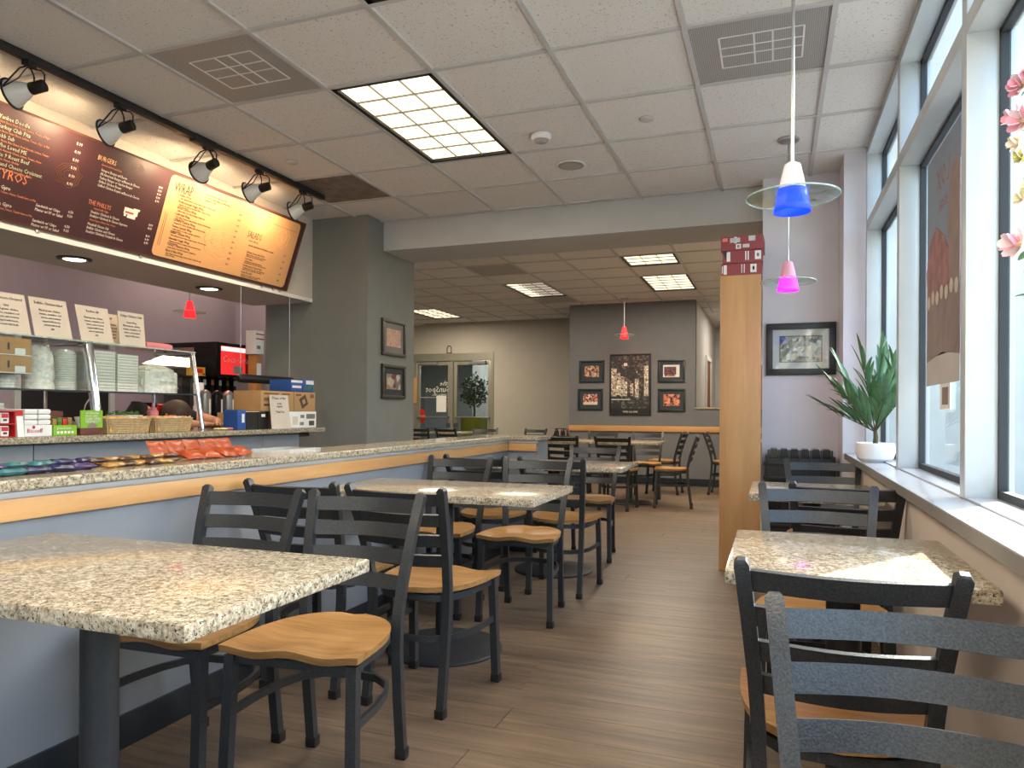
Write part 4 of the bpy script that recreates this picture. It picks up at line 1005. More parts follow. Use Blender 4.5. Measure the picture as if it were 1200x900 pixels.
obj('pack', MB().box(-.07, .07, -.10, .10, 0, .125, bev=.02), 'film', t); obj('napkins', MB().box(-.062, .062, -.092, .092, .001, .115, bev=.008), 'grey_light', t); text('napkins', .04, (.071, -.085, .075), (0, 1, 0), (0, 0, 1), 'blue_box', t)
bowl('salad_bowl', -3.80, 3.44, .105, .10, 'clear bowl heaped with salad greens behind the baskets', 'clear_plastic', 'greens')
bowl('salad_tub', -3.80, 3.20, .085, .09, 'clear domed tub beside the salad bowl', 'clear_plastic')
t = thing('serving_tongs', 'shiny metal tongs standing in a steel pan behind the baskets', 'tongs', (-3.95, 3.32, SZ + .001))
obj('pan', MB().box(-.045, .045, -.09, .09, 0, .06, bev=.004), 'steel', t)
for s_ in (-1, 1): obj('arm', MB().sweep([(0, .0, .06), (0, s_ * .04, .11), (0, s_ * .03, .16), (0, 0, .20)], .009, .003, side=(1, 0, 0)), 'chrome', t)
t = thing('squeeze_bottle', 'pinkish red squeeze bottle behind the end of the baskets', 'bottle', (-3.80, 3.66, SZ + .001))
obj('body', MB().lathe([(.032, 0), (.034, .01), (.034, .12), (.014, .145)], 20), 'pink', t); obj('nozzle', MB().lathe([(.012, .145), (.004, .18)], 12), 'pink', t)
t = thing('squeeze_bottle', 'deep red sauce tub beside the pinkish bottle', 'bottle', (-3.76, 3.765, SZ + .001))
obj('body', MB().lathe([(.03, 0), (.034, .06), (.032, .09)], 20), 'red', t); obj('lid', MB().lathe([(.035, .09), (.033, .1)], 20), 'red', t)

# --- checkout end of the worktop
carton('small_carton', -3.98, -3.88, 4.44, 4.53, SZ + .001, SZ + .115, 'card', 'small pale yellow carton by the person at the counter', prints=((.0, 1, .68, .74, 'paper'),))
t = thing('card_terminal', 'grey card terminal with dark keypad on the worktop', 'card terminal', (-3.76, 4.50, SZ + .001))
obj('body', MB().prism([(-.06, 0), (.06, 0), (.06, .03), (-.06, .11)], 'Y', -.075, .075), 'mat_grey', t); obj('keypad', MB().box(.0, .05, -.05, .05, .03, .036), 'black', t, (0, 0, .028), (0, R(34), 0))
carton('blue_box', -3.56, -3.44, 4.03, 4.115, SZ + .001, SZ + .135, 'blue_box', 'small deep blue box next to the black bins', prints=((.5, .8, .35, .8, 'white'),))
for k, (y0, y1) in enumerate(((4.12, 4.235), (4.24, 4.35))):
    t = thing('black_bin', 'black plastic bin with %s on the worktop' % ('no label', 'a small white label')[k], 'bin', (-3.51, (y0 + y1) / 2, SZ + .001), 0, 'black bins at the checkout')
    w = (y1 - y0) / 2
    obj('shell', MB().box(-.07, .07, -w, w, 0, .003).box(-.07, -.067, -w, w, .003, .12).box(.067, .07, -w, w, .003, .12).box(-.067, .067, -w, -w + .003, .003, .12).box(-.067, .067, w - .003, w, .003, .12), 'black', t)
    if k: obj('label', MB().box(.07, .0715, -.02, .02, .085, .105), 'white', t)
    obj('napkins', MB().box(-.06, .06, -w + .008, w - .008, .01, .124, bev=.012), 'paper', t)
carton('white_carton', -3.66, -3.43, 4.58, 4.92, SZ + .001, SZ + .125, 'white', 'white printed carton at the end of the serving counter',
       prints=((.12, .3, .2, .7, 'paper'), (.38, .52, .15, .35, 'mat_grey'), (.4, .54, .6, .8, 'mat_grey'), (.62, .95, .55, .85, 'mat_grey'), (.72, .92, .12, .42, 'ink')))
tc = carton('brown_carton', -3.68, -3.44, 4.27, 4.92, SZ + .128, SZ + .275, 'card', 'long brown cardboard carton with black diamond mark on a white carton',
       prints=((.05, .3, .82, .9, 'card_dark'), (.05, .24, .5, .66, 'card_dark'), (.05, .14, .25, .36, 'ink'), (.36, .5, .82, .9, 'card_dark'), (.62, .72, .8, .9, 'card_dark'), (.9, .97, .7, .9, 'card_dark'), (.575, .58, 0, 1, 'card_dark')))
obj('support_block', MB().box(-.1, .1, -.22, -.03, -.127, -.002), 'card_dark', tc)
o = obj('diamond_mark', MB().box(0, .0013, -.042, .042, -.042, .042), 'ink', tc, (.12, .175, .074), (R(28), 0, 0)); o = obj('diamond_mark', MB().box(.0013, .002, -.018, .018, -.018, .018), 'card', tc, (.12, .175, .074), (R(28), 0, 0))
for k in range(2):
    carton('blue_carton', -3.66, -3.46, 4.64 + .145 * k, 4.78 + .145 * k, SZ + .279, SZ + .37 + .008 * k, 'blue_box', ('blue and white carton with a white stripe on the cardboard carton', 'light blue carton with a pale arc at the stack end')[k],
           prints=(((0, 1, .75, .95, 'white'), (.1, .9, .3, .5, 'ink_white')), ((.1, .9, .1, .5, 'teal_bag'), (.3, 1, .6, .9, 'white')))[k])
t = thing('sugar_packets', 'yellow and pink sweetener packets lying on the worktop', 'packets', (-3.50, 3.96, SZ + .004)); 
for k in range(5): obj('packet', pouch(.018, .026, .012, k), 'petal_yellow' if k < 3 else 'pink', t, (.02 * (k % 2), -.05 + .03 * k, .004), (0, 0, k * .8))

# --- back of the serving area
t = thing('back_counter', 'dark back counter carrying the soda machine', 'counter', (-5.0, 0, 0))
obj('body', MB().box(-.43, .28, 2.6, 6.3, .1, .9), 'dark_grey', t); obj('toe_kick', MB().box(-.43, .22, 2.6, 6.3, 0, .1), 'black', t); obj('worktop', MB().box(-.44, .3, 2.58, 6.32, .9, .93, bev=.004), 'steel', t)
t = thing('soda_machine', 'black soda fountain machine with lit red and white front panel', 'soda machine', (-5.05, 5.56, .931))
obj('hood', MB().box(-.32, .30, -.28, .28, .47, .79, bev=.02), 'black_gloss', t)
obj('back_body', MB().box(-.32, -.10, -.26, .26, .06, .475), 'dark_grey', t); obj('drip_tray', MB().box(-.32, .28, -.28, .28, 0, .06, bev=.006), 'steel', t)
obj('front_panel', MB().box(.301, .306, -.22, .10, .495, .755), 'cola_glow', t); obj('bottle_panel', MB().box(.301, .306, .105, .26, .48, .77), 'cola_red', t)
obj('glow_band', MB().box(.3065, .308, -.22, .10, .71, .75), 'cola_white', t)
text('Coca-Cola', .088, (.308, -.21, .61), (0, 1, 0), (0, 0, 1), 'ink_white', t, xs=.9, shear=.3)
obj('print', MB().box(.3065, .308, -.06, .06, .51, .58), 'grey_light', t)
obj('bottle_print', MB().prism([(-.018, 0), (.018, 0), (.02, .07), (.014, .1), (.018, .13), (.007, .17), (.007, .2), (-.007, .2), (-.007, .17), (-.018, .13), (-.014, .1), (-.02, .07)], 'X', .3065, .308), 'white', t, (0, .18, .53))
obj('side_grey', MB().box(-.28, .05, -.285, -.281, .55, .74), 'mat_grey', t)
for k in range(5):
    n_ = obj('dispenser_nozzle', MB().box(-.02, .10, -.20 + .1 * k - .02, -.20 + .1 * k + .02, .34, .47, bev=.006), 'black', t); obj('flavour_tag', MB().box(.1005, .102, -.20 + .1 * k - .018, -.20 + .1 * k + .018, .40, .45), ('white', 'ink_orange', 'white', 'gold_bag', 'white')[k], n_)
    obj('lever', MB().sweep([(.06, -.20 + .1 * k, .34), (.02, -.20 + .1 * k, .24)], .008, n=6), 'steel', n_)
for k in range(3):
    t = thing('coffee_urn', ('tall steel coffee urn before the soda machine', 'steel coffee urn between two other urns', 'steel coffee urn closest to the wooden post')[k], 'coffee urn', (-4.55, 4.93 + .14 * k, .931 + .06), 0, 'coffee urns')
    obj('body', MB().lathe([(.05, 0), (.052, .01), (.052, .24), (.03, .27), (.012, .28)], 20), 'steel' if k != 1 else 'black_gloss', t)
    obj('base', MB().lathe([(.055, -.055), (.055, 0)], 20), 'black', t); obj('tap', MB().box(.05, .09, -.012, .012, .03, .06, bev=.004), 'black', t); obj('gauge', MB().box(.052, .058, -.006, .006, .07, .2), 'white', t)
t = thing('urn_stand', 'narrow black stand under the coffee urns', 'stand', (-4.55, 5.06, 0)); obj('top', MB().box(-.1, .1, -.24, .24, .90, .93, bev=.003), 'black', t)
for sx in (-1, 1):
    for sy in (-1, 1): obj('leg', MB().box(sx * .08 - .015, sx * .08 + .015, sy * .21 - .015, sy * .21 + .015, 0, .90), 'black', t)
t = carton('yellow_carton', -4.84, -4.76, 5.02, 5.16, 1.40, 1.475, 'yellow_box', 'small yellow carton with red logo beside the soda machine', prints=((.2, .8, .3, .8, 'cola_red'), (.8, .95, .1, .3, 'black')))
t = thing('cup_dispenser', 'dispenser column of white paper cups beside the soda machine', 'cup dispenser', (-4.80, 5.09, .931))
obj('column', MB().lathe([(.045, 0), (.045, .40), (.03, .466)], 18), 'dark_grey', t)
for k in range(2): obj('cup_column', MB().lathe([(.038, .0), (.045, .19), (.04, .2)], 18, (.08, -.05 + .0 * k, .005 + .2 * k)), 'petal', t)
t = thing('wooden_post', 'orange wooden post beside the dark pillar', 'post', (-4.42, 5.40, 0))
obj('post', MB().box(-.045, .045, -.035, .035, 0, 1.60, bev=.003), 'doorwood', t); obj('notice', MB().box(.0455, .0465, -.03, .03, 1.40, 1.52), 'white', t); obj('base_block', MB().box(-.05, .05, -.04, .04, 0, .08, bev=.004), 'doorwood', t)
carton('white_red_carton', -4.475, -4.365, 5.345, 5.455, 1.602, 1.815, 'white', 'white carton with two red bands on top of the wooden post', prints=((0, 1, .82, .87, 'ink_red'), (0, 1, .62, .67, 'ink_red'), (.15, .55, .22, .36, 'mat_grey')))

# ------------------------------------------------------------------ snacks on the granite ledge
def packs(name, n, y0, y1, mats, label, cat, group, a, b_, th, seed):
    rnd = random.Random(seed)
    for k in range(n):
        y = y0 + (y1 - y0) * (k + .5) / n; layer = k % 3
        o = obj(name, pouch(a * rnd.uniform(.85, 1.1), b_ * rnd.uniform(.85, 1.1), th, k * .37), mats[k % len(mats)], None,
                (-2.205 + .06 * layer + rnd.uniform(-.01, .01), y, .905 + th * .5 + .001 + (.014 if layer == 1 else 0)), (rnd.uniform(-.06, .06), rnd.uniform(-.1, .1), rnd.uniform(-.4, .4)))
        tag(o, {'navy_bag': 'dark navy', 'teal_bag': 'teal', 'purple_bag': 'dark purple', 'gold_bag': 'gold', 'choc_bag': 'chocolate brown'}[mats[k % len(mats)]] + label, cat, group)
packs('candy_bar', 26, 1.10, 1.80, ('navy_bag', 'teal_bag', 'navy_bag', 'purple_bag', 'teal_bag'), ' wrapped candy bar in the row on the granite ledge', 'candy bar', 'blue candy bars on the ledge', .022, .045, .02, 1)
packs('candy_bar', 20, 1.80, 2.14, ('gold_bag', 'choc_bag', 'gold_bag', 'choc_bag'), ' wrapped candy bar in the row on the granite ledge', 'candy bar', 'gold candy bars on the ledge', .02, .04, .016, 2)
rnd = random.Random(4)
for k in range(9):
    back = k < 5; y = 2.16 + (.088 * k if back else .09 * (k - 5) + .05)
    o = obj('chip_bag', pouch(.040, .044, .024, k * .61), 'orange_bag', None, (-2.215, y, .905 + .040) if back else (-2.105, y, .905 + .024), (R(rnd.uniform(-5, 5)), R(62 if back else 22), R(rnd.uniform(-8, 8))))
    tag(o, 'orange chip bag standing in the back row on the ledge' if back else 'orange chip bag lying in the front row on the ledge', 'chip bag', 'orange chip bags on the ledge')
t = thing('display_tray', 'clear low tray at the end of the snack row on the ledge', 'tray', (-2.11, 2.80, .9055))
obj('rim', MB().box(-.1, .1, -.12, -.117, 0, .02).box(-.1, .1, .117, .12, 0, .02).box(-.1, -.097, -.117, .117, 0, .02).box(.097, .1, -.117, .117, 0, .02), 'film', t); obj('bottom', MB().box(-.1, .1, -.12, .12, 0, .002), 'film', t)
# ------------------------------------------------------------------ framed pictures
def framed(name, label, cat, org, right, w, h, fw, fmat, mmat, mw, art, depth=.022, patches=()):
    """org: lower left corner on the wall, right: direction along the wall as seen by the viewer"""
    r = Vector(right); n = r.cross(Vector((0, 0, 1)))
    t = thing(name, label, cat, org, math.atan2(r.y, r.x)); 
    # local: x along, y into the wall (+), so the room is at -y
    obj('frame', MB().box(0, w, -depth, 0, 0, fw, bev=.003).box(0, w, -depth, 0, h - fw, h, bev=.003).box(0, fw, -depth, 0, fw, h - fw, bev=.003).box(w - fw, w, -depth, 0, fw, h - fw, bev=.003), fmat, t)
    obj('mat_board', MB().box(fw, w - fw, -.008, -.001, fw, h - fw), mmat, t)
    m_ = fw + mw
    if isinstance(m_, float) or True:
        pr = obj('print', MB().box(m_, w - m_, -.0095, -.0081, m_, h - m_), art, t)
        for (x0, x1, z0, z1, pm) in patches:
            W_, H_ = w - 2 * m_, h - 2 * m_
            obj('print_detail', MB().box(m_ + x0 * W_, m_ + x1 * W_, -.0104, -.0095, m_ + z0 * H_, m_ + z1 * H_), pm, pr)
    return t
framed('framed_print', 'black framed street print on the lavender end wall', 'picture', (-.058, 5.568, 1.368), (1, 0, 0), .463, .37, .045, 'frame_black', 'mat_light', .05, 'art_street')
f2 = bpy.data.objects['framed_print']; obj('glazing', MB().box(.045, .418, -.013, -.0115, .045, .325), 'glass', f2)
obj('mat_edge', MB().box(.09, .373, -.0112, -.0096, .09, .096).box(.09, .373, -.0112, -.0096, .274, .28).box(.09, .096, -.0112, -.0096, .096, .274).box(.367, .373, -.0112, -.0096, .096, .274), 'ink', f2)
for z0, z1, art, lab in ((1.60, 1.93, 'art_sepia', 'framed sepia print on the dark pillar, upper one'), (1.21, 1.52, 'art_food_d', 'framed food picture on the dark pillar, lower one')):
    framed('framed_print', lab, 'picture', (-3.298, 5.70, z0), (0, 1, 0), .43, z1 - z0, .03, 'frame_brown', 'mat_grey' if art == 'art_sepia' else 'mat_dark', .055, art)
F = AY - .001
framed('framed_print', 'small dark framed picture of shells and pasta shapes', 'picture', (-2.905, F, 1.56), (1, 0, 0), .40, .345, .03, 'frame_black', 'mat_dark', .055, 'art_food_a')
framed('framed_print', 'small dark framed picture of red fruit on a white plate', 'picture', (-2.925, F, 1.125), (1, 0, 0), .40, .335, .03, 'frame_black', 'mat_dark', .055, 'art_food_b', patches=((.02, .98, .0, .25, 'paper'),))
framed('framed_print', 'small dark framed picture of a bowl of berries', 'picture', (-1.675, F, 1.55), (1, 0, 0), .405, .345, .03, 'frame_black', 'mat_dark', .05, 'mat_light', patches=((.06, .8, .2, .85, 'art_berries'), (.1, .75, .05, .2, 'art_food_c')))
framed('framed_print', 'small dark framed picture of orange fruit pieces', 'picture', (-1.672, F, 1.11), (1, 0, 0), .412, .345, .03, 'frame_black', 'mat_dark', .055, 'art_food_c')
cp = framed('city_poster', 'tall black and white poster of a city street at night', 'poster', (-2.415, F, 1.05), (1, 0, 0), .64, .945, .018, 'black', 'black', .006, 'city_dark',
   patches=((.0, .14, .30, .78, 'city_lit'), (.14, .24, .32, .70, 'city_lit'), (.24, .34, .30, .64, 'city_lit'), (.34, .42, .30, .55, 'city_lit'), (.62, .72, .28, .60, 'city_lit'), (.86, .97, .30, .82, 'city_lit'), (.78, .86, .28, .55, 'city_dark'), (.5, .58, .3, .52, 'city_lit'), (.33, .42, .82, .87, 'paper'), (.0, .5, .235, .25, 'grey_light'), (.0, 1.0, .0, .09, 'black'), (.66, .68, .70, .73, 'paper')))
text('TIMES SQUARE', .035, (.32, -.0106, .04), (1, 0, 0), (0, 0, 1), 'ink_white', cp, align='CENTER')

# ------------------------------------------------------------------ soda cartons on the cabinet
for k, (x0, x1, z0, z1, pr, lab) in enumerate((
    (-.355, -.085, 2.051, 2.136, ((.06, .14, .12, .88, 'white'), (.02, .04, .2, .8, 'white'), (.50, .52, .2, .9, 'white'), (.56, .58, .2, .9, 'white'), (.72, .87, .2, .88, 'white'), (.77, .82, .4, .7, 'ink')), 'red soda carton at the bottom of the stack on the cabinet'),
    (-.345, -.078, 2.138, 2.225, ((.10, .19, .15, .9, 'white'), (.56, .59, .2, .9, 'white'), (.62, .65, .2, .9, 'white'), (.80, .95, .22, .9, 'white'), (.85, .9, .45, .7, 'ink')), 'red soda carton in the middle of the stack on the cabinet'),
    (-.358, -.078, 2.227, 2.325, ((.22, .46, .56, .88, 'grey_light'), (.32, .38, .5, .95, 'white'), (.66, .82, .6, .95, 'grey_light'), (.04, .16, .66, .9, 'pink'), (.36, .48, .1, .44, 'white'), (.39, .45, .16, .38, 'red_box'), (.52, .68, .16, .4, 'grey_light')), 'red soda carton with printed cans on top of the stack'))):
    t = thing('soda_carton', lab, 'soda carton', ((x0 + x1) / 2, 5.285, z0), R((0, 1.5, -2)[k]), 'red soda cartons')
    a, h = (x1 - x0) / 2, z1 - z0
    obj('body', MB().box(-a, a, 0, .25, 0, h, bev=.002), 'red_box', t)
    obj('handle_flap', MB().box(-.06, .06, .09, .15, h - .001, h + .0012), 'ink_red', t)
    for (p0, p1, q0, q1, pm) in pr: obj('print', MB().box(-a + p0 * 2 * a, -a + p1 * 2 * a, -.0012, 0, q0 * h, q1 * h), pm, t)
    if k == 1: obj('torn_corner', MB().prism([(-a, h), (-a + .03, h), (-a + .02, .02)], 'Y', -.0016, -.0002), 'black', t)
# black ribbed crates below the street print
for k, (z0, h) in enumerate(((0, .425), (.426, .425))):
    t = thing('plastic_crate', ('black ribbed plastic crate on the floor under the street print', 'black ribbed plastic crate stacked on another below the street print')[k], 'crate', (.165, 5.43, z0), 0, 'black stacked crates')
    w, dp = .235, .10
    obj('shell', MB().box(-w + .01, w - .01, -dp + .012, dp - .012, .0, h - .05, bev=.006), 'black', t)
    for q in range(7):
        x = -w + 2 * w * (q + .5) / 7; obj('rib', MB().box(x - .006, x + .006, -dp, -dp + .014, .01, h - .006, bev=.002), 'black', t)
        if q < 6: xx = x + w / 7; obj('top_scoop', MB().prism([(xx - .026, h - .06), (xx + .026, h - .06), (xx + .026, h - .012), (xx + .018, h), (xx - .018, h), (xx - .026, h - .012)], 'Y', -dp + .004, dp - .02), 'black_gloss', t)
    for z in (.10, .21, .31): obj('band', MB().box(-w, w, -dp - .002, -dp + .012, z, z + .022, bev=.003), 'black', t)
# ------------------------------------------------------------------ potted palm on the sill
t = thing('potted_palm', 'small palm with long green leaves in a white bowl pot', 'potted plant', (.505, 4.30, SILL))
obj('pot', MB().lathe([(.062, 0), (.088, .02), (.098, .06), (.092, .098), (.088, .102), (.082, .098), (.078, .085)], 36), 'pot_white', t)
obj('soil', MB().lathe([(.079, .084), (.0785, .088)], 28), 'trunk', t)
obj('stem', MB().sweep([(0, 0, .085), (.004, 0, .13), (0, 0, .18)], .014, n=8, scales=[1, .9, .7]), 'stem', t)
rnd = random.Random(12)
def palm_leaf(L_, wd, bend):
    vs = []; fs = []; n = 9
    for i in range(n + 1):
        u = i / n; hw_ = wd * (math.sin(math.pi * min(1, u * .92 + .06)) ** .7) * (1 - .25 * u) + .0006
        x = L_ * (u - bend * .25 * u * u); z = L_ * (.18 * u - bend * .75 * u * u)
        vs += [(x, -hw_, z + hw_ * .35), (x, 0, z), (x, hw_, z + hw_ * .35)]
    for i in range(n):
        a = i * 3; fs += [(a, a + 1, a + 4, a + 3), (a + 1, a + 2, a + 5, a + 4)]
    return MB().add(vs, fs)
LEAVES = [palm_leaf(.24, .018, .22).mesh('leaf', 'leaf', 60), palm_leaf(.28, .019, .1).mesh('leaf', 'leaf', 60), palm_leaf(.21, .017, .35).mesh('leaf', 'leaf', 60)]
fronds = ((-.85, 0.05, 1.1, .30), (-.5, .25, 1.1, .36), (-.2, -.3, 1.1, .38), (.2, .3, 1.1, .38), (.4, -.2, 1.1, .36), (-.6, -.5, .8, .28), (.1, -.7, .9, .30), (-.9, -.2, .55, .22), (.1, .05, 1.25, .42), (.3, -.5, .6, .24))
for fx, fy, fz, L_ in fronds:
    dv = Vector((fx, fy, fz)).normalized()
    pts = [Vector((0, 0, .16)) + dv * (L_ * u) + Vector((0, 0, -.10 * L_ * u * u)) for u in [k / 6 for k in range(7)]]
    pts = [Vector((p.x if p.x < .085 else .085 - (p.x - .085) * .2, p.y, p.z)) for p in pts]
    f = obj('frond', MB().sweep(pts, .004, n=5, scales=[1, .95, .9, .8, .7, .5, .3]), 'stem', t)
    for k in range(1, 7):
        for s_ in (-1, 1):
            a = (pts[k] - pts[k - 1]).normalized(); side = a.cross(Vector((0, 0, 1))).normalized() * s_
            dd = (a * 1.0 + side * (.42 if k < 6 else .12) + Vector((0, 0, .12))).normalized()
            if (pts[k] + dd * .2).x > .11: dd.x = min(dd.x, -.05); dd.normalize()
            l = link('leaf', LEAVES[rnd.randrange(3)], f, pts[k])
            zz = (Vector((0, 0, 1)) - dd * dd.z).normalized(); yy = zz.cross(dd)
            l.rotation_euler = Matrix((dd, yy, zz)).transposed().to_euler(); l.scale = (.72 + .1 * (k < 4),) * 3
# ------------------------------------------------------------------ flower garland by the window
t = thing('flower_garland', 'hanging garland of pink and white flowers with green leaves', 'flower garland', (.53, 1.865, 0))
path = [(.045, -.26, 2.25), (.04, -.16, 2.0), (.01, -.05, 1.85), (.01, .01, 1.72), (-.02, .0, 1.6), (.01, -.01, 1.5), (0, 0, 1.40), (-.01, .0, 1.34)]
obj('vine', MB().sweep(path, .003, n=6), 'stem', t)
def petal(L_, w):
    vs = []; fs = []; n = 5
    for i in range(n + 1):
        u = i / n; hw_ = w * math.sin(math.pi * (u * .85 + .08)) ** .8; z = .35 * L_ * u * u
        vs += [(L_ * u, -hw_, z + .3 * hw_), (L_ * u, 0, z), (L_ * u, hw_, z + .3 * hw_)]
    for i in range(n): a = i * 3; fs += [(a, a + 1, a + 4, a + 3), (a + 1, a + 2, a + 5, a + 4)]
    return MB().add(vs, fs)
PM = {m: petal(.034, .014).mesh('petal', m, 60) for m in ('petal', 'petal_pink', 'petal_yellow')}
GL = [palm_leaf(.05, .016, .2).mesh('leaf', m, 60) for m in ('leaf_lime', 'leaf')]
rnd = random.Random(21)
def blossom(p, dirv, mats, s_=1.0):
    b_ = obj('blossom', MB().lathe([(.004, -.004), (.007, .004), (.004, .01)], 8), 'petal_yellow', t, p); b_.rotation_euler = Vector(dirv).to_track_quat('Z', 'Y').to_euler(); b_.scale = (s_,) * 3
    for k in range(9):
        a = 2 * math.pi * k / 5 + (.6 if k > 4 else 0); q = link('petal', PM[mats[k % len(mats)]], b_, (0, 0, 0 if k < 5 else .004), (0, R(-8 if k < 5 else -42), a))
for (z, mats, s_, n_) in ((1.80, ('petal', 'petal_pink'), .8, 4), (1.755, ('petal', 'petal_pink'), .95, 5), (1.70, ('petal_yellow', 'petal'), .7, 4), (1.64, ('petal_yellow',), .45, 3), (1.59, ('petal', 'petal_yellow'), .5, 3), (1.53, ('petal_yellow',), .45, 3), (1.47, ('petal', 'petal', 'petal_pink'), 1.1, 5), (1.40, ('petal_yellow',), .45, 3)):
    for q in range(n_):
        a = rnd.uniform(-3.6, 0.2); blossom((.028 * math.cos(a), .028 * math.sin(a), z + rnd.uniform(-.025, .025)), (math.cos(a) - .4, math.sin(a) - .5, .2), mats, s_)
for k in range(34):
    z = 1.34 + .55 * k / 34; a = rnd.uniform(0, 6.28)
    l = link('leaf', GL[k % 2], t, (.006 * math.cos(a), .006 * math.sin(a), z), (rnd.uniform(-.5, .5), rnd.uniform(-.6, .6), a)); l.scale = (rnd.uniform(.45, .8),) * 3
# ------------------------------------------------------------------ posters on the glass
PX = XG - .005
t = thing('window_poster', 'big faded food poster taped to the window glass', 'poster', (PX, 3.06, 1.22))
obj('sheet', MB().box(-.002, 0, 0, .62, .0, .98), 'poster_sky', t)
def ppoly(pts, m, lv, nm='print'): obj(nm, MB().prism(pts, 'X', -.002 - .0008 * lv, -.002), m, t)
ppoly([(0, .10), (.62, .10), (.62, .42), (0, .42)], 'poster_bun', 1)
ppoly([(.0, .2), (.08, .12), (.5, .12), (.6, .2), (.62, .38), (.0, .38)], 'poster_bun', 2)
ppoly([(.12, .40), (.60, .36), (.62, .5), (.55, .62), (.42, .66), (.28, .6), (.16, .5)], 'poster_food', 3)
ppoly([(.0, .36), (.16, .38), (.20, .60), (.16, .80), (.08, .84), (.0, .82)], 'poster_bun', 4)
for k in range(7): obj('print', MB().lathe([(.03, 0), (.026, .0012)], 10), 'paper', t, (-.0052, .05 + .085 * k, .36 + .012 * (k % 2)), (0, R(-90), 0))
ppoly([(0, 0), (.62, 0), (.62, .10), (.3, .13), (0, .10)], 'poster_paper', 2)
for body, z, s_ in (('LOX', .80, .13), ('BAGEL', .71, .065)): text(body, s_, (-.0035, .30, z), (0, 1, 0), (0, 0, 1), 'poster_food', t, align='CENTER', xs=.9)
t = thing('window_notice', 'small notice with brown picture in clear sleeve below the food poster', 'notice', (PX, 3.20, 1.105))
obj('sleeve', MB().box(-.003, 0, 0, .22, 0, .13), 'film', t); obj('sheet', MB().box(-.002, -.0012, .02, .20, .012, .118), 'white', t); obj('print', MB().box(-.0026, -.002, .05, .16, .03, .10), 'card_dark', t)
# ------------------------------------------------------------------ black caddy on a back-room table
t = thing('condiment_caddy', 'black caddy of sauce bottles on a back-room table', 'caddy', (-2.50, 8.75, .746))
obj('tray', MB().box(-.11, .11, -.07, .07, 0, .05, bev=.006), 'black', t); obj('handle', MB().sweep([(-.1, 0, .05), (-.06, 0, .14), (.06, 0, .14), (.1, 0, .05)], .007, n=6), 'black', t)
for k in range(5): obj('bottle', MB().lathe([(.02, .05), (.02, .1), (.008, .12), (.008, .145)], 12, (-.08 + .04 * k, .03 * (-1) ** k, 0)), 'black_gloss' if k % 2 else 'brown_box', t)
# ------------------------------------------------------------------ glass entrance doors and the hall behind
def gdoor(idx, x0, x1, label, hinge):
    d = struct('door_%d' % idx, label, 'door', loc=(x0, CY + .02, 0)); w = x1 - x0; H_ = 2.06
    obj('stile', MB().box(0, .065, 0, .045, .01, H_, bev=.003), 'doorframe', d); obj('stile', MB().box(w - .065, w, 0, .045, .01, H_, bev=.003), 'doorframe', d)
    obj('top_rail', MB().box(.065, w - .065, 0, .045, H_ - .07, H_, bev=.003), 'doorframe', d); obj('bottom_rail', MB().box(.065, w - .065, 0, .045, .01, .20, bev=.003), 'doorframe', d)
    obj('pane', MB().box(.06, w - .06, .019, .025, .19, H_ - .06), 'glass_door', d)
    obj('push_bar', MB().box(.03, w - .03, -.05, -.03, .97, .995, bev=.004).box(.03, .05, -.05, 0, .97, .995).box(w - .05, w - .03, -.05, 0, .97, .995), 'steel', d)
    px = .09 if hinge == 'L' else w - .09
    obj('pull_plate', MB().lathe([(.05, 0), (.05, .004)], 24), 'dark_grey', d, ((w - .05) if hinge == 'L' else .05, -.001, .82), (R(90), 0, 0))
    obj('closer', MB().box(.1 if hinge == 'L' else w - .45, .45 if hinge == 'L' else w - .1, -.06, -.002, H_ - .06, H_ - .005, bev=.004), 'mat_grey', d)
    return d
dl = gdoor(3, -6.66, -5.925, 'glass entrance door with mirrored lettering', 'L'); dr = gdoor(4, -5.865, -5.08, 'glass entrance door showing the potted tree outside', 'R')
fr = struct('door_5', 'pale metal frame around the two glass doors', 'door frame', loc=(0, CY, 0))
obj('jamb', MB().box(DX0, DX0 + .06, -.01, .11, 0, 2.22), 'doorframe', fr); obj('jamb', MB().box(DX1 - .06, DX1, -.01, .11, 0, 2.22), 'doorframe', fr); obj('jamb', MB().box(-5.92, -5.87, -.01, .11, 0, 2.07), 'doorframe', fr)
obj('head', MB().box(DX0 + .06, DX1 - .06, -.01, .11, 2.075, 2.22), 'doorframe', fr)
text('the', .13, (.66, .018, 1.60), (-1, 0, 0), (0, 0, 1), 'sign_ink', dl, xs=1.0); text('SunSpot', .165, (.70, .018, 1.47), (-1, 0, 0), (0, 0, 1), 'sign_ink', dl, xs=.95)
text('COFFEE & GRILL', .05, (.68, .018, 1.40), (-1, 0, 0), (0, 0, 1), 'sign_ink', dl); obj('rule', MB().box(.07, .68, .017, .0185, 1.36, 1.367), 'sign_ink', dl)
def door_paper(name, lab, x, z, w, h, m, cat='notice'): return tag(obj(name, MB().box(0, w, -.002, 0, 0, h), m, None, (x, CY + .036, z)), lab, cat)
door_paper('door_notice', 'white notice taped to the glass entrance door', -6.24, 1.08, .21, .32, 'white')
door_paper('door_notice', 'small orange and grey notice beside the white one', -6.02, 1.17, .09, .15, 'poster_food')
t = thing('stop_sticker', 'red octagonal sticker with white letter on the glass door', 'sticker', (-6.57, CY + .034, 1.0))
obj('octagon', MB().prism([(.10 * math.cos(R(22.5 + 45 * k)), .15 * math.sin(R(22.5 + 45 * k))) for k in range(8)], 'Y', -.002, 0), 'red', t)
text('STOP', .075, (0, -.0025, -.035), (1, 0, 0), (0, 0, 1), 'ink_white', t, align='CENTER')
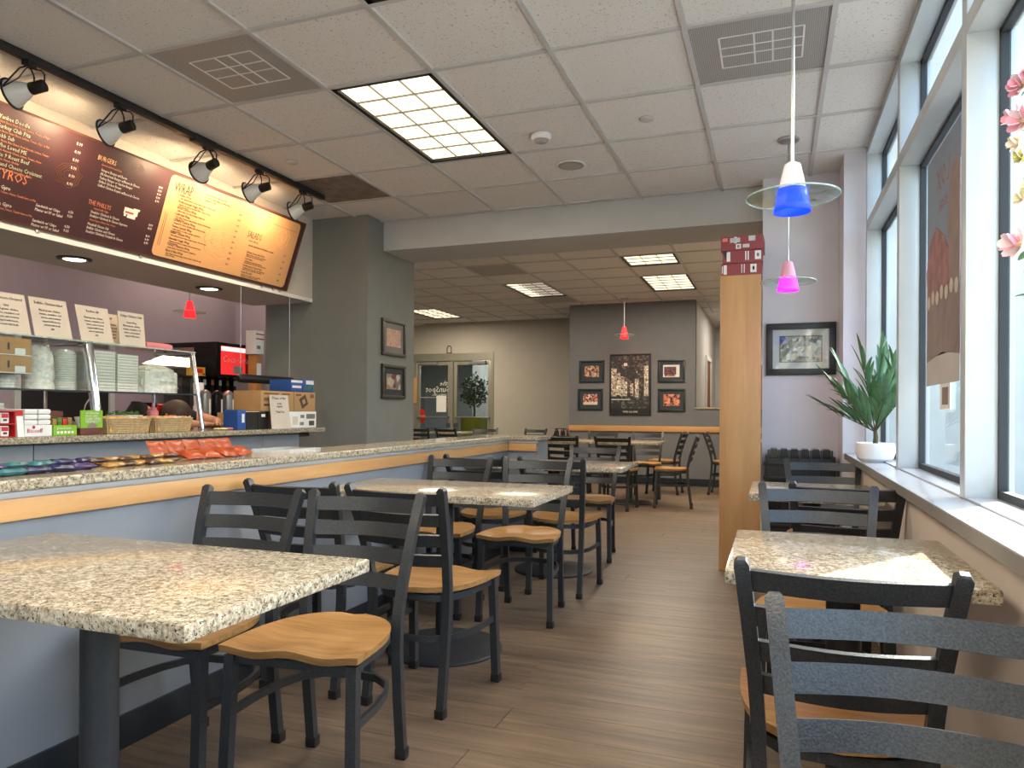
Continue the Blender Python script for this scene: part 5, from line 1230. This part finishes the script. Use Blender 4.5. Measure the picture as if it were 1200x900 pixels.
t = thing('wood_sign', 'blank light wooden sign board beside the glass door', 'sign', (-6.82, CY - .03, 1.25)); obj('board', MB().box(0, .18, 0, .02, 0, .50, bev=.003), 'maple_z', t); obj('hanger', MB().sweep([(.03, .01, .5), (.09, .01, .54), (.15, .01, .5)], .003, n=5), 'steel', t)
t = thing('wall_hook', 'small black loop hook above the glass doors', 'hook', (-5.95, CY - .002, 2.225)); obj('loop', MB().sweep([(-.045, -.01, .0), (-.045, -.012, .1), (-.02, -.012, .14), (.02, -.012, .14), (.045, -.012, .1), (.045, -.01, 0)], .008, n=6), 'black', t); obj('plate', MB().box(-.055, .055, -.01, 0, -.004, .01), 'black', t)
t = thing('wooden_stand', 'small wooden host stand with granite top beside the pillar', 'stand', (-5.95, 10.6, 0))
obj('body', MB().box(-.14, .14, -.15, .15, 0, .82, bev=.004), 'doorwood', t); obj('stand_top', MB().box(-.18, .22, -.18, .18, .82, .85, bev=.005), 'granite', t)
# hall
struct('wall_hall_end', 'grey wall at the end of the entrance hall', 'wall', MB().box(-9.5, -3.2, 18.9, 19.0, 0, 2.9), 'hall_grey')
struct('wall_hall_side', 'grey side wall of the entrance hall', 'wall', MB().box(-9.6, -9.5, 13.02, 19, 0, 2.9), 'hall_grey')
struct('wall_hall_inner', 'pale side wall of the entrance hall', 'wall', MB().box(-4.3, -4.2, 13.02, 19, 0, 2.9), 'hall_white')
obj('hall_ceiling', MB().box(-9.6, -4.2, 13.02, 19, 2.6, 2.7), 'dark_grey', ceiling); obj('hall_floor', MB().box(-9.6, -8.2, 13.02, 19, -.1, -.004).box(-8.2, -4.2, 16, 19, -.1, -.004), 'hall_white', floor)
struct('wall_hall_column', 'white column in the entrance hall', 'column', MB().box(-6.35, -6.05, 15.0, 15.3, 0, 2.6), 'hall_white')
for x, y, l in ((-5.9, 14.2, 'long hall ceiling light just outside the doors'), (-5.3, 15.6, 'hall ceiling light behind the potted tree'), (-7.4, 16.5, 'hall ceiling light far behind the doors')):
    t = thing('hall_light', l, 'ceiling light', (x, y, 2.6), 0, 'hall ceiling lights'); obj('lamp_panel', MB().box(-.3, .3, -.1, .1, -.03, -.012), 'hall_light', t); obj('housing', MB().box(-.32, .32, -.12, .12, -.014, 0), 'white', t); light('hall_lamp', 'AREA', (0, 0, -.035), 40, (1, .97, .9), t, shape='RECTANGLE', size=.6, size_y=.2)
t = thing('exit_sign', 'small glowing green exit sign outside the doors', 'exit sign', (-6.25, 15.6, 2.08)); obj('body', MB().box(-.12, .12, -.02, .02, 0, .17, bev=.004), 'exit_green', t); obj('bracket', MB().box(-.01, .01, -.01, .01, .17, .52), 'black', t)
t = thing('potted_tree', 'bushy little tree in a yellow green square pot outside the doors', 'potted tree', (-5.78, 13.75, 0))
obj('pot', MB().prism([(-.18, 0), (.18, 0), (.22, .96), (-.22, .96)], 'Y', -.2, .2), 'pot_lime', t); obj('soil', MB().box(-.2, .2, -.19, .19, .96, .965), 'trunk', t)
obj('trunk', MB().sweep([(0, 0, .96), (.01, 0, 1.1), (-.02, 0, 1.3), (.02, 0, 1.5)], .025, n=8, scales=[1, .9, .8, .6]).sweep([(0, 0, 1.2), (.1, .05, 1.45)], .012, n=6).sweep([(0, 0, 1.22), (-.12, -.04, 1.5)], .012, n=6), 'trunk', t)
rnd = random.Random(8); m = MB()
for k in range(700):
    v = Vector((rnd.gauss(0, 1), rnd.gauss(0, 1), rnd.gauss(0, 1))).normalized() * (rnd.random() ** .4); c = Vector((v.x * .29, v.y * .27, 1.52 + v.z * .34))
    a = Vector((rnd.uniform(-1, 1), rnd.uniform(-1, 1), rnd.uniform(-1, .4))).normalized(); b_ = a.cross(Vector((rnd.uniform(-1, 1), rnd.uniform(-1, 1), rnd.uniform(-1, 1)))).normalized()
    m.add([c, c + a * .04 + b_ * .02, c + a * .08, c + a * .04 - b_ * .02], [(0, 1, 2, 3)])
o = obj('foliage', m, 'leaf_dark', t, smooth=0); o['kind'] = 'stuff'

# ------------------------------------------------------------------ the person bent over behind the counter
pt = thing('person', 'person in black shirt and red apron bent over behind the counter', 'person', (-4.27, 4.12, 0))
def skin_mesh(name, verts, edges, radii, mat, root, sub=2, parent=None):
    me = bpy.data.meshes.new(name); me.from_pydata(verts, edges, []); me.materials.append(M[mat])
    o = link(name, me, parent); md = o.modifiers.new('skin', 'SKIN'); md.use_smooth_shade = True; md.branch_smoothing = .6
    for i, r_ in enumerate(radii): me.skin_vertices[0].data[i].radius = r_ if isinstance(r_, tuple) else (r_, r_)
    for i in range(len(verts)): me.skin_vertices[0].data[i].use_root = (i == root)
    s_ = o.modifiers.new('smooth', 'SUBSURF'); s_.levels = sub; s_.render_levels = sub
    return o
V = [(-.25, .02, .94), (-.10, .01, 1.02), (.03, .0, 1.045), (.12, -.02, 1.05),
     (.19, -.04, 1.055), (.245, -.05, 1.07), (.29, -.06, 1.06), (.325, -.065, 1.01),
     (.11, .15, 1.05), (.20, .25, 1.035), (.36, .23, 1.008), (.49, .10, 1.004), (.55, .03, 1.0),
     (.11, -.15, 1.04), (.19, -.19, 1.02), (.29, -.17, 1.005), (.40, -.10, 1.002), (.46, -.05, 1.0),
     (-.25, .11, .85), (-.20, .12, .47), (-.27, .12, .08), (-.15, .13, .045), (-.25, -.08, .85), (-.20, -.09, .47), (-.27, -.09, .08), (-.15, -.10, .045)]
E_ = [(0, 1), (1, 2), (2, 3), (3, 4), (4, 5), (5, 6), (6, 7), (3, 8), (8, 9), (9, 10), (10, 11), (11, 12), (3, 13), (13, 14), (14, 15), (15, 16), (16, 17), (0, 18), (18, 19), (19, 20), (20, 21), (0, 22), (22, 23), (23, 24), (24, 25)]
RAD = [.13, .125, .13, .11, .055, .08, .088, .05, .062, .05, .042, .036, .026, .062, .05, .042, .036, .026, .085, .06, .04, .035, .085, .06, .04, .035]
# hands: palm and five fingers each
for wr, dx, sgn in ((12, Vector((.8, -.6, 0)), 1), (17, Vector((.75, .66, 0)), -1)):
    dx = dx.normalized(); sd_ = Vector((-dx.y, dx.x, 0)); w0 = Vector(V[wr]); k0 = len(V); pc = w0 + dx * .05; V.append(tuple(pc)); RAD.append((.034, .016)); E_.append((wr, k0))
    for f, (off, ln) in enumerate(((-.027, .062), (-.009, .074), (.009, .070), (.027, .054))):
        a = pc + dx * .035 + sd_ * off; b_ = a + dx * ln * .5 + Vector((0, 0, .004)); c_ = a + dx * ln + Vector((0, 0, -.008)); i = len(V)
        V += [tuple(a), tuple(b_), tuple(c_)]; RAD += [.009, .0085, .0075]; E_ += [(k0, i), (i, i + 1), (i + 1, i + 2)]
    a = w0 + dx * .03 - sd_ * sgn * .03; i = len(V); V += [tuple(a), tuple(a + dx * .03 - sd_ * sgn * .022)]; RAD += [.011, .009]; E_ += [(k0, i), (i, i + 1)]
skin_mesh('body', V, E_, RAD, 'skin', 0, 2, pt)
sh = [0, 1, 2, 3, 8, 9, 13, 14]
mp = {k: i for i, k in enumerate(sh)}
skin_mesh('shirt', [V[k] for k in sh], [(mp[a], mp[b_]) for a, b_ in E_ if a in mp and b_ in mp], [.145, .14, .145, .122, .078, .068, .078, .068], 'cloth_black', 0, 2, pt)
tr_ = [0, 18, 19, 20, 22, 23, 24]; mp = {k: i for i, k in enumerate(tr_)}
skin_mesh('trousers', [V[k] for k in tr_], [(mp[a], mp[b_]) for a, b_ in E_ if a in mp and b_ in mp], [.14, .10, .075, .06, .10, .075, .06], 'cloth_black', 0, 2, pt)
obj('apron', MB().add([(.16, -.15, 1.02), (.16, .12, 1.02), (.19, .10, 1.13), (.19, -.14, 1.13), (.15, -.15, 1.02), (.15, .12, 1.02), (.18, .10, 1.14), (.18, -.14, 1.14)], [(0, 1, 2, 3), (4, 7, 6, 5), (0, 4, 5, 1), (1, 5, 6, 2), (2, 6, 7, 3), (3, 7, 4, 0)]), 'red', pt)
hc = Vector((.275, -.058, 1.085)); m = MB(); vs = []; fs = []; n = 18
for i in range(9):
    u = i / 8 * math.pi * .62
    for k in range(n): a = 2 * math.pi * k / n; vs.append(hc + Vector((.105 * math.sin(u) * math.cos(a) - .012, .100 * math.sin(u) * math.sin(a), .098 * math.cos(u) - .01)))
for i in range(8):
    for k in range(n): fs.append((i * n + k, i * n + (k + 1) % n, (i + 1) * n + (k + 1) % n, (i + 1) * n + k))
obj('hair', m.add(vs, fs), 'hair', pt)
fc = MB()
obj('nose', MB().lathe([(.016, 0), (.011, .016), (.004, .026)], 10), 'skin', pt, (.37, -.065, 1.02), (0, R(130), 0))
for s_ in (-1, 1):
    e = obj('eye', MB().lathe([(.002, -.012), (.009, -.008), (.012, 0), (.009, .008), (.002, .012)], 12), 'white', pt, (.362, -.065 + s_ * .032, 1.045)); obj('pupil', MB().lathe([(.005, -.001), (.005, .001)], 8), 'black', e, (.0115, 0, -.002), (0, R(90), 0))
    obj('ear', MB().lathe([(.004, -.026), (.012, -.012), (.013, .006), (.004, .022)], 10), 'skin', pt, (.275, -.06 + s_ * .09, 1.055))
obj('mouth', MB().box(-.003, .003, -.024, .024, -.004, .004, bev=.001), 'pink', pt, (.355, -.065, .992))
# ------------------------------------------------------------------ lettering becomes mesh
bpy.context.view_layer.update()
dg = bpy.context.evaluated_depsgraph_get()
for o in TEXTS:
    me = bpy.data.meshes.new_from_object(o.evaluated_get(dg))
    n = bpy.data.objects.new(o.name, me); mw, p = o.matrix_local.copy(), o.parent
    nm = o.name; cu = o.data
    bpy.data.objects.remove(o); bpy.data.curves.remove(cu)
    n.name = nm; COL.objects.link(n); n.parent = p; n.matrix_local = mw
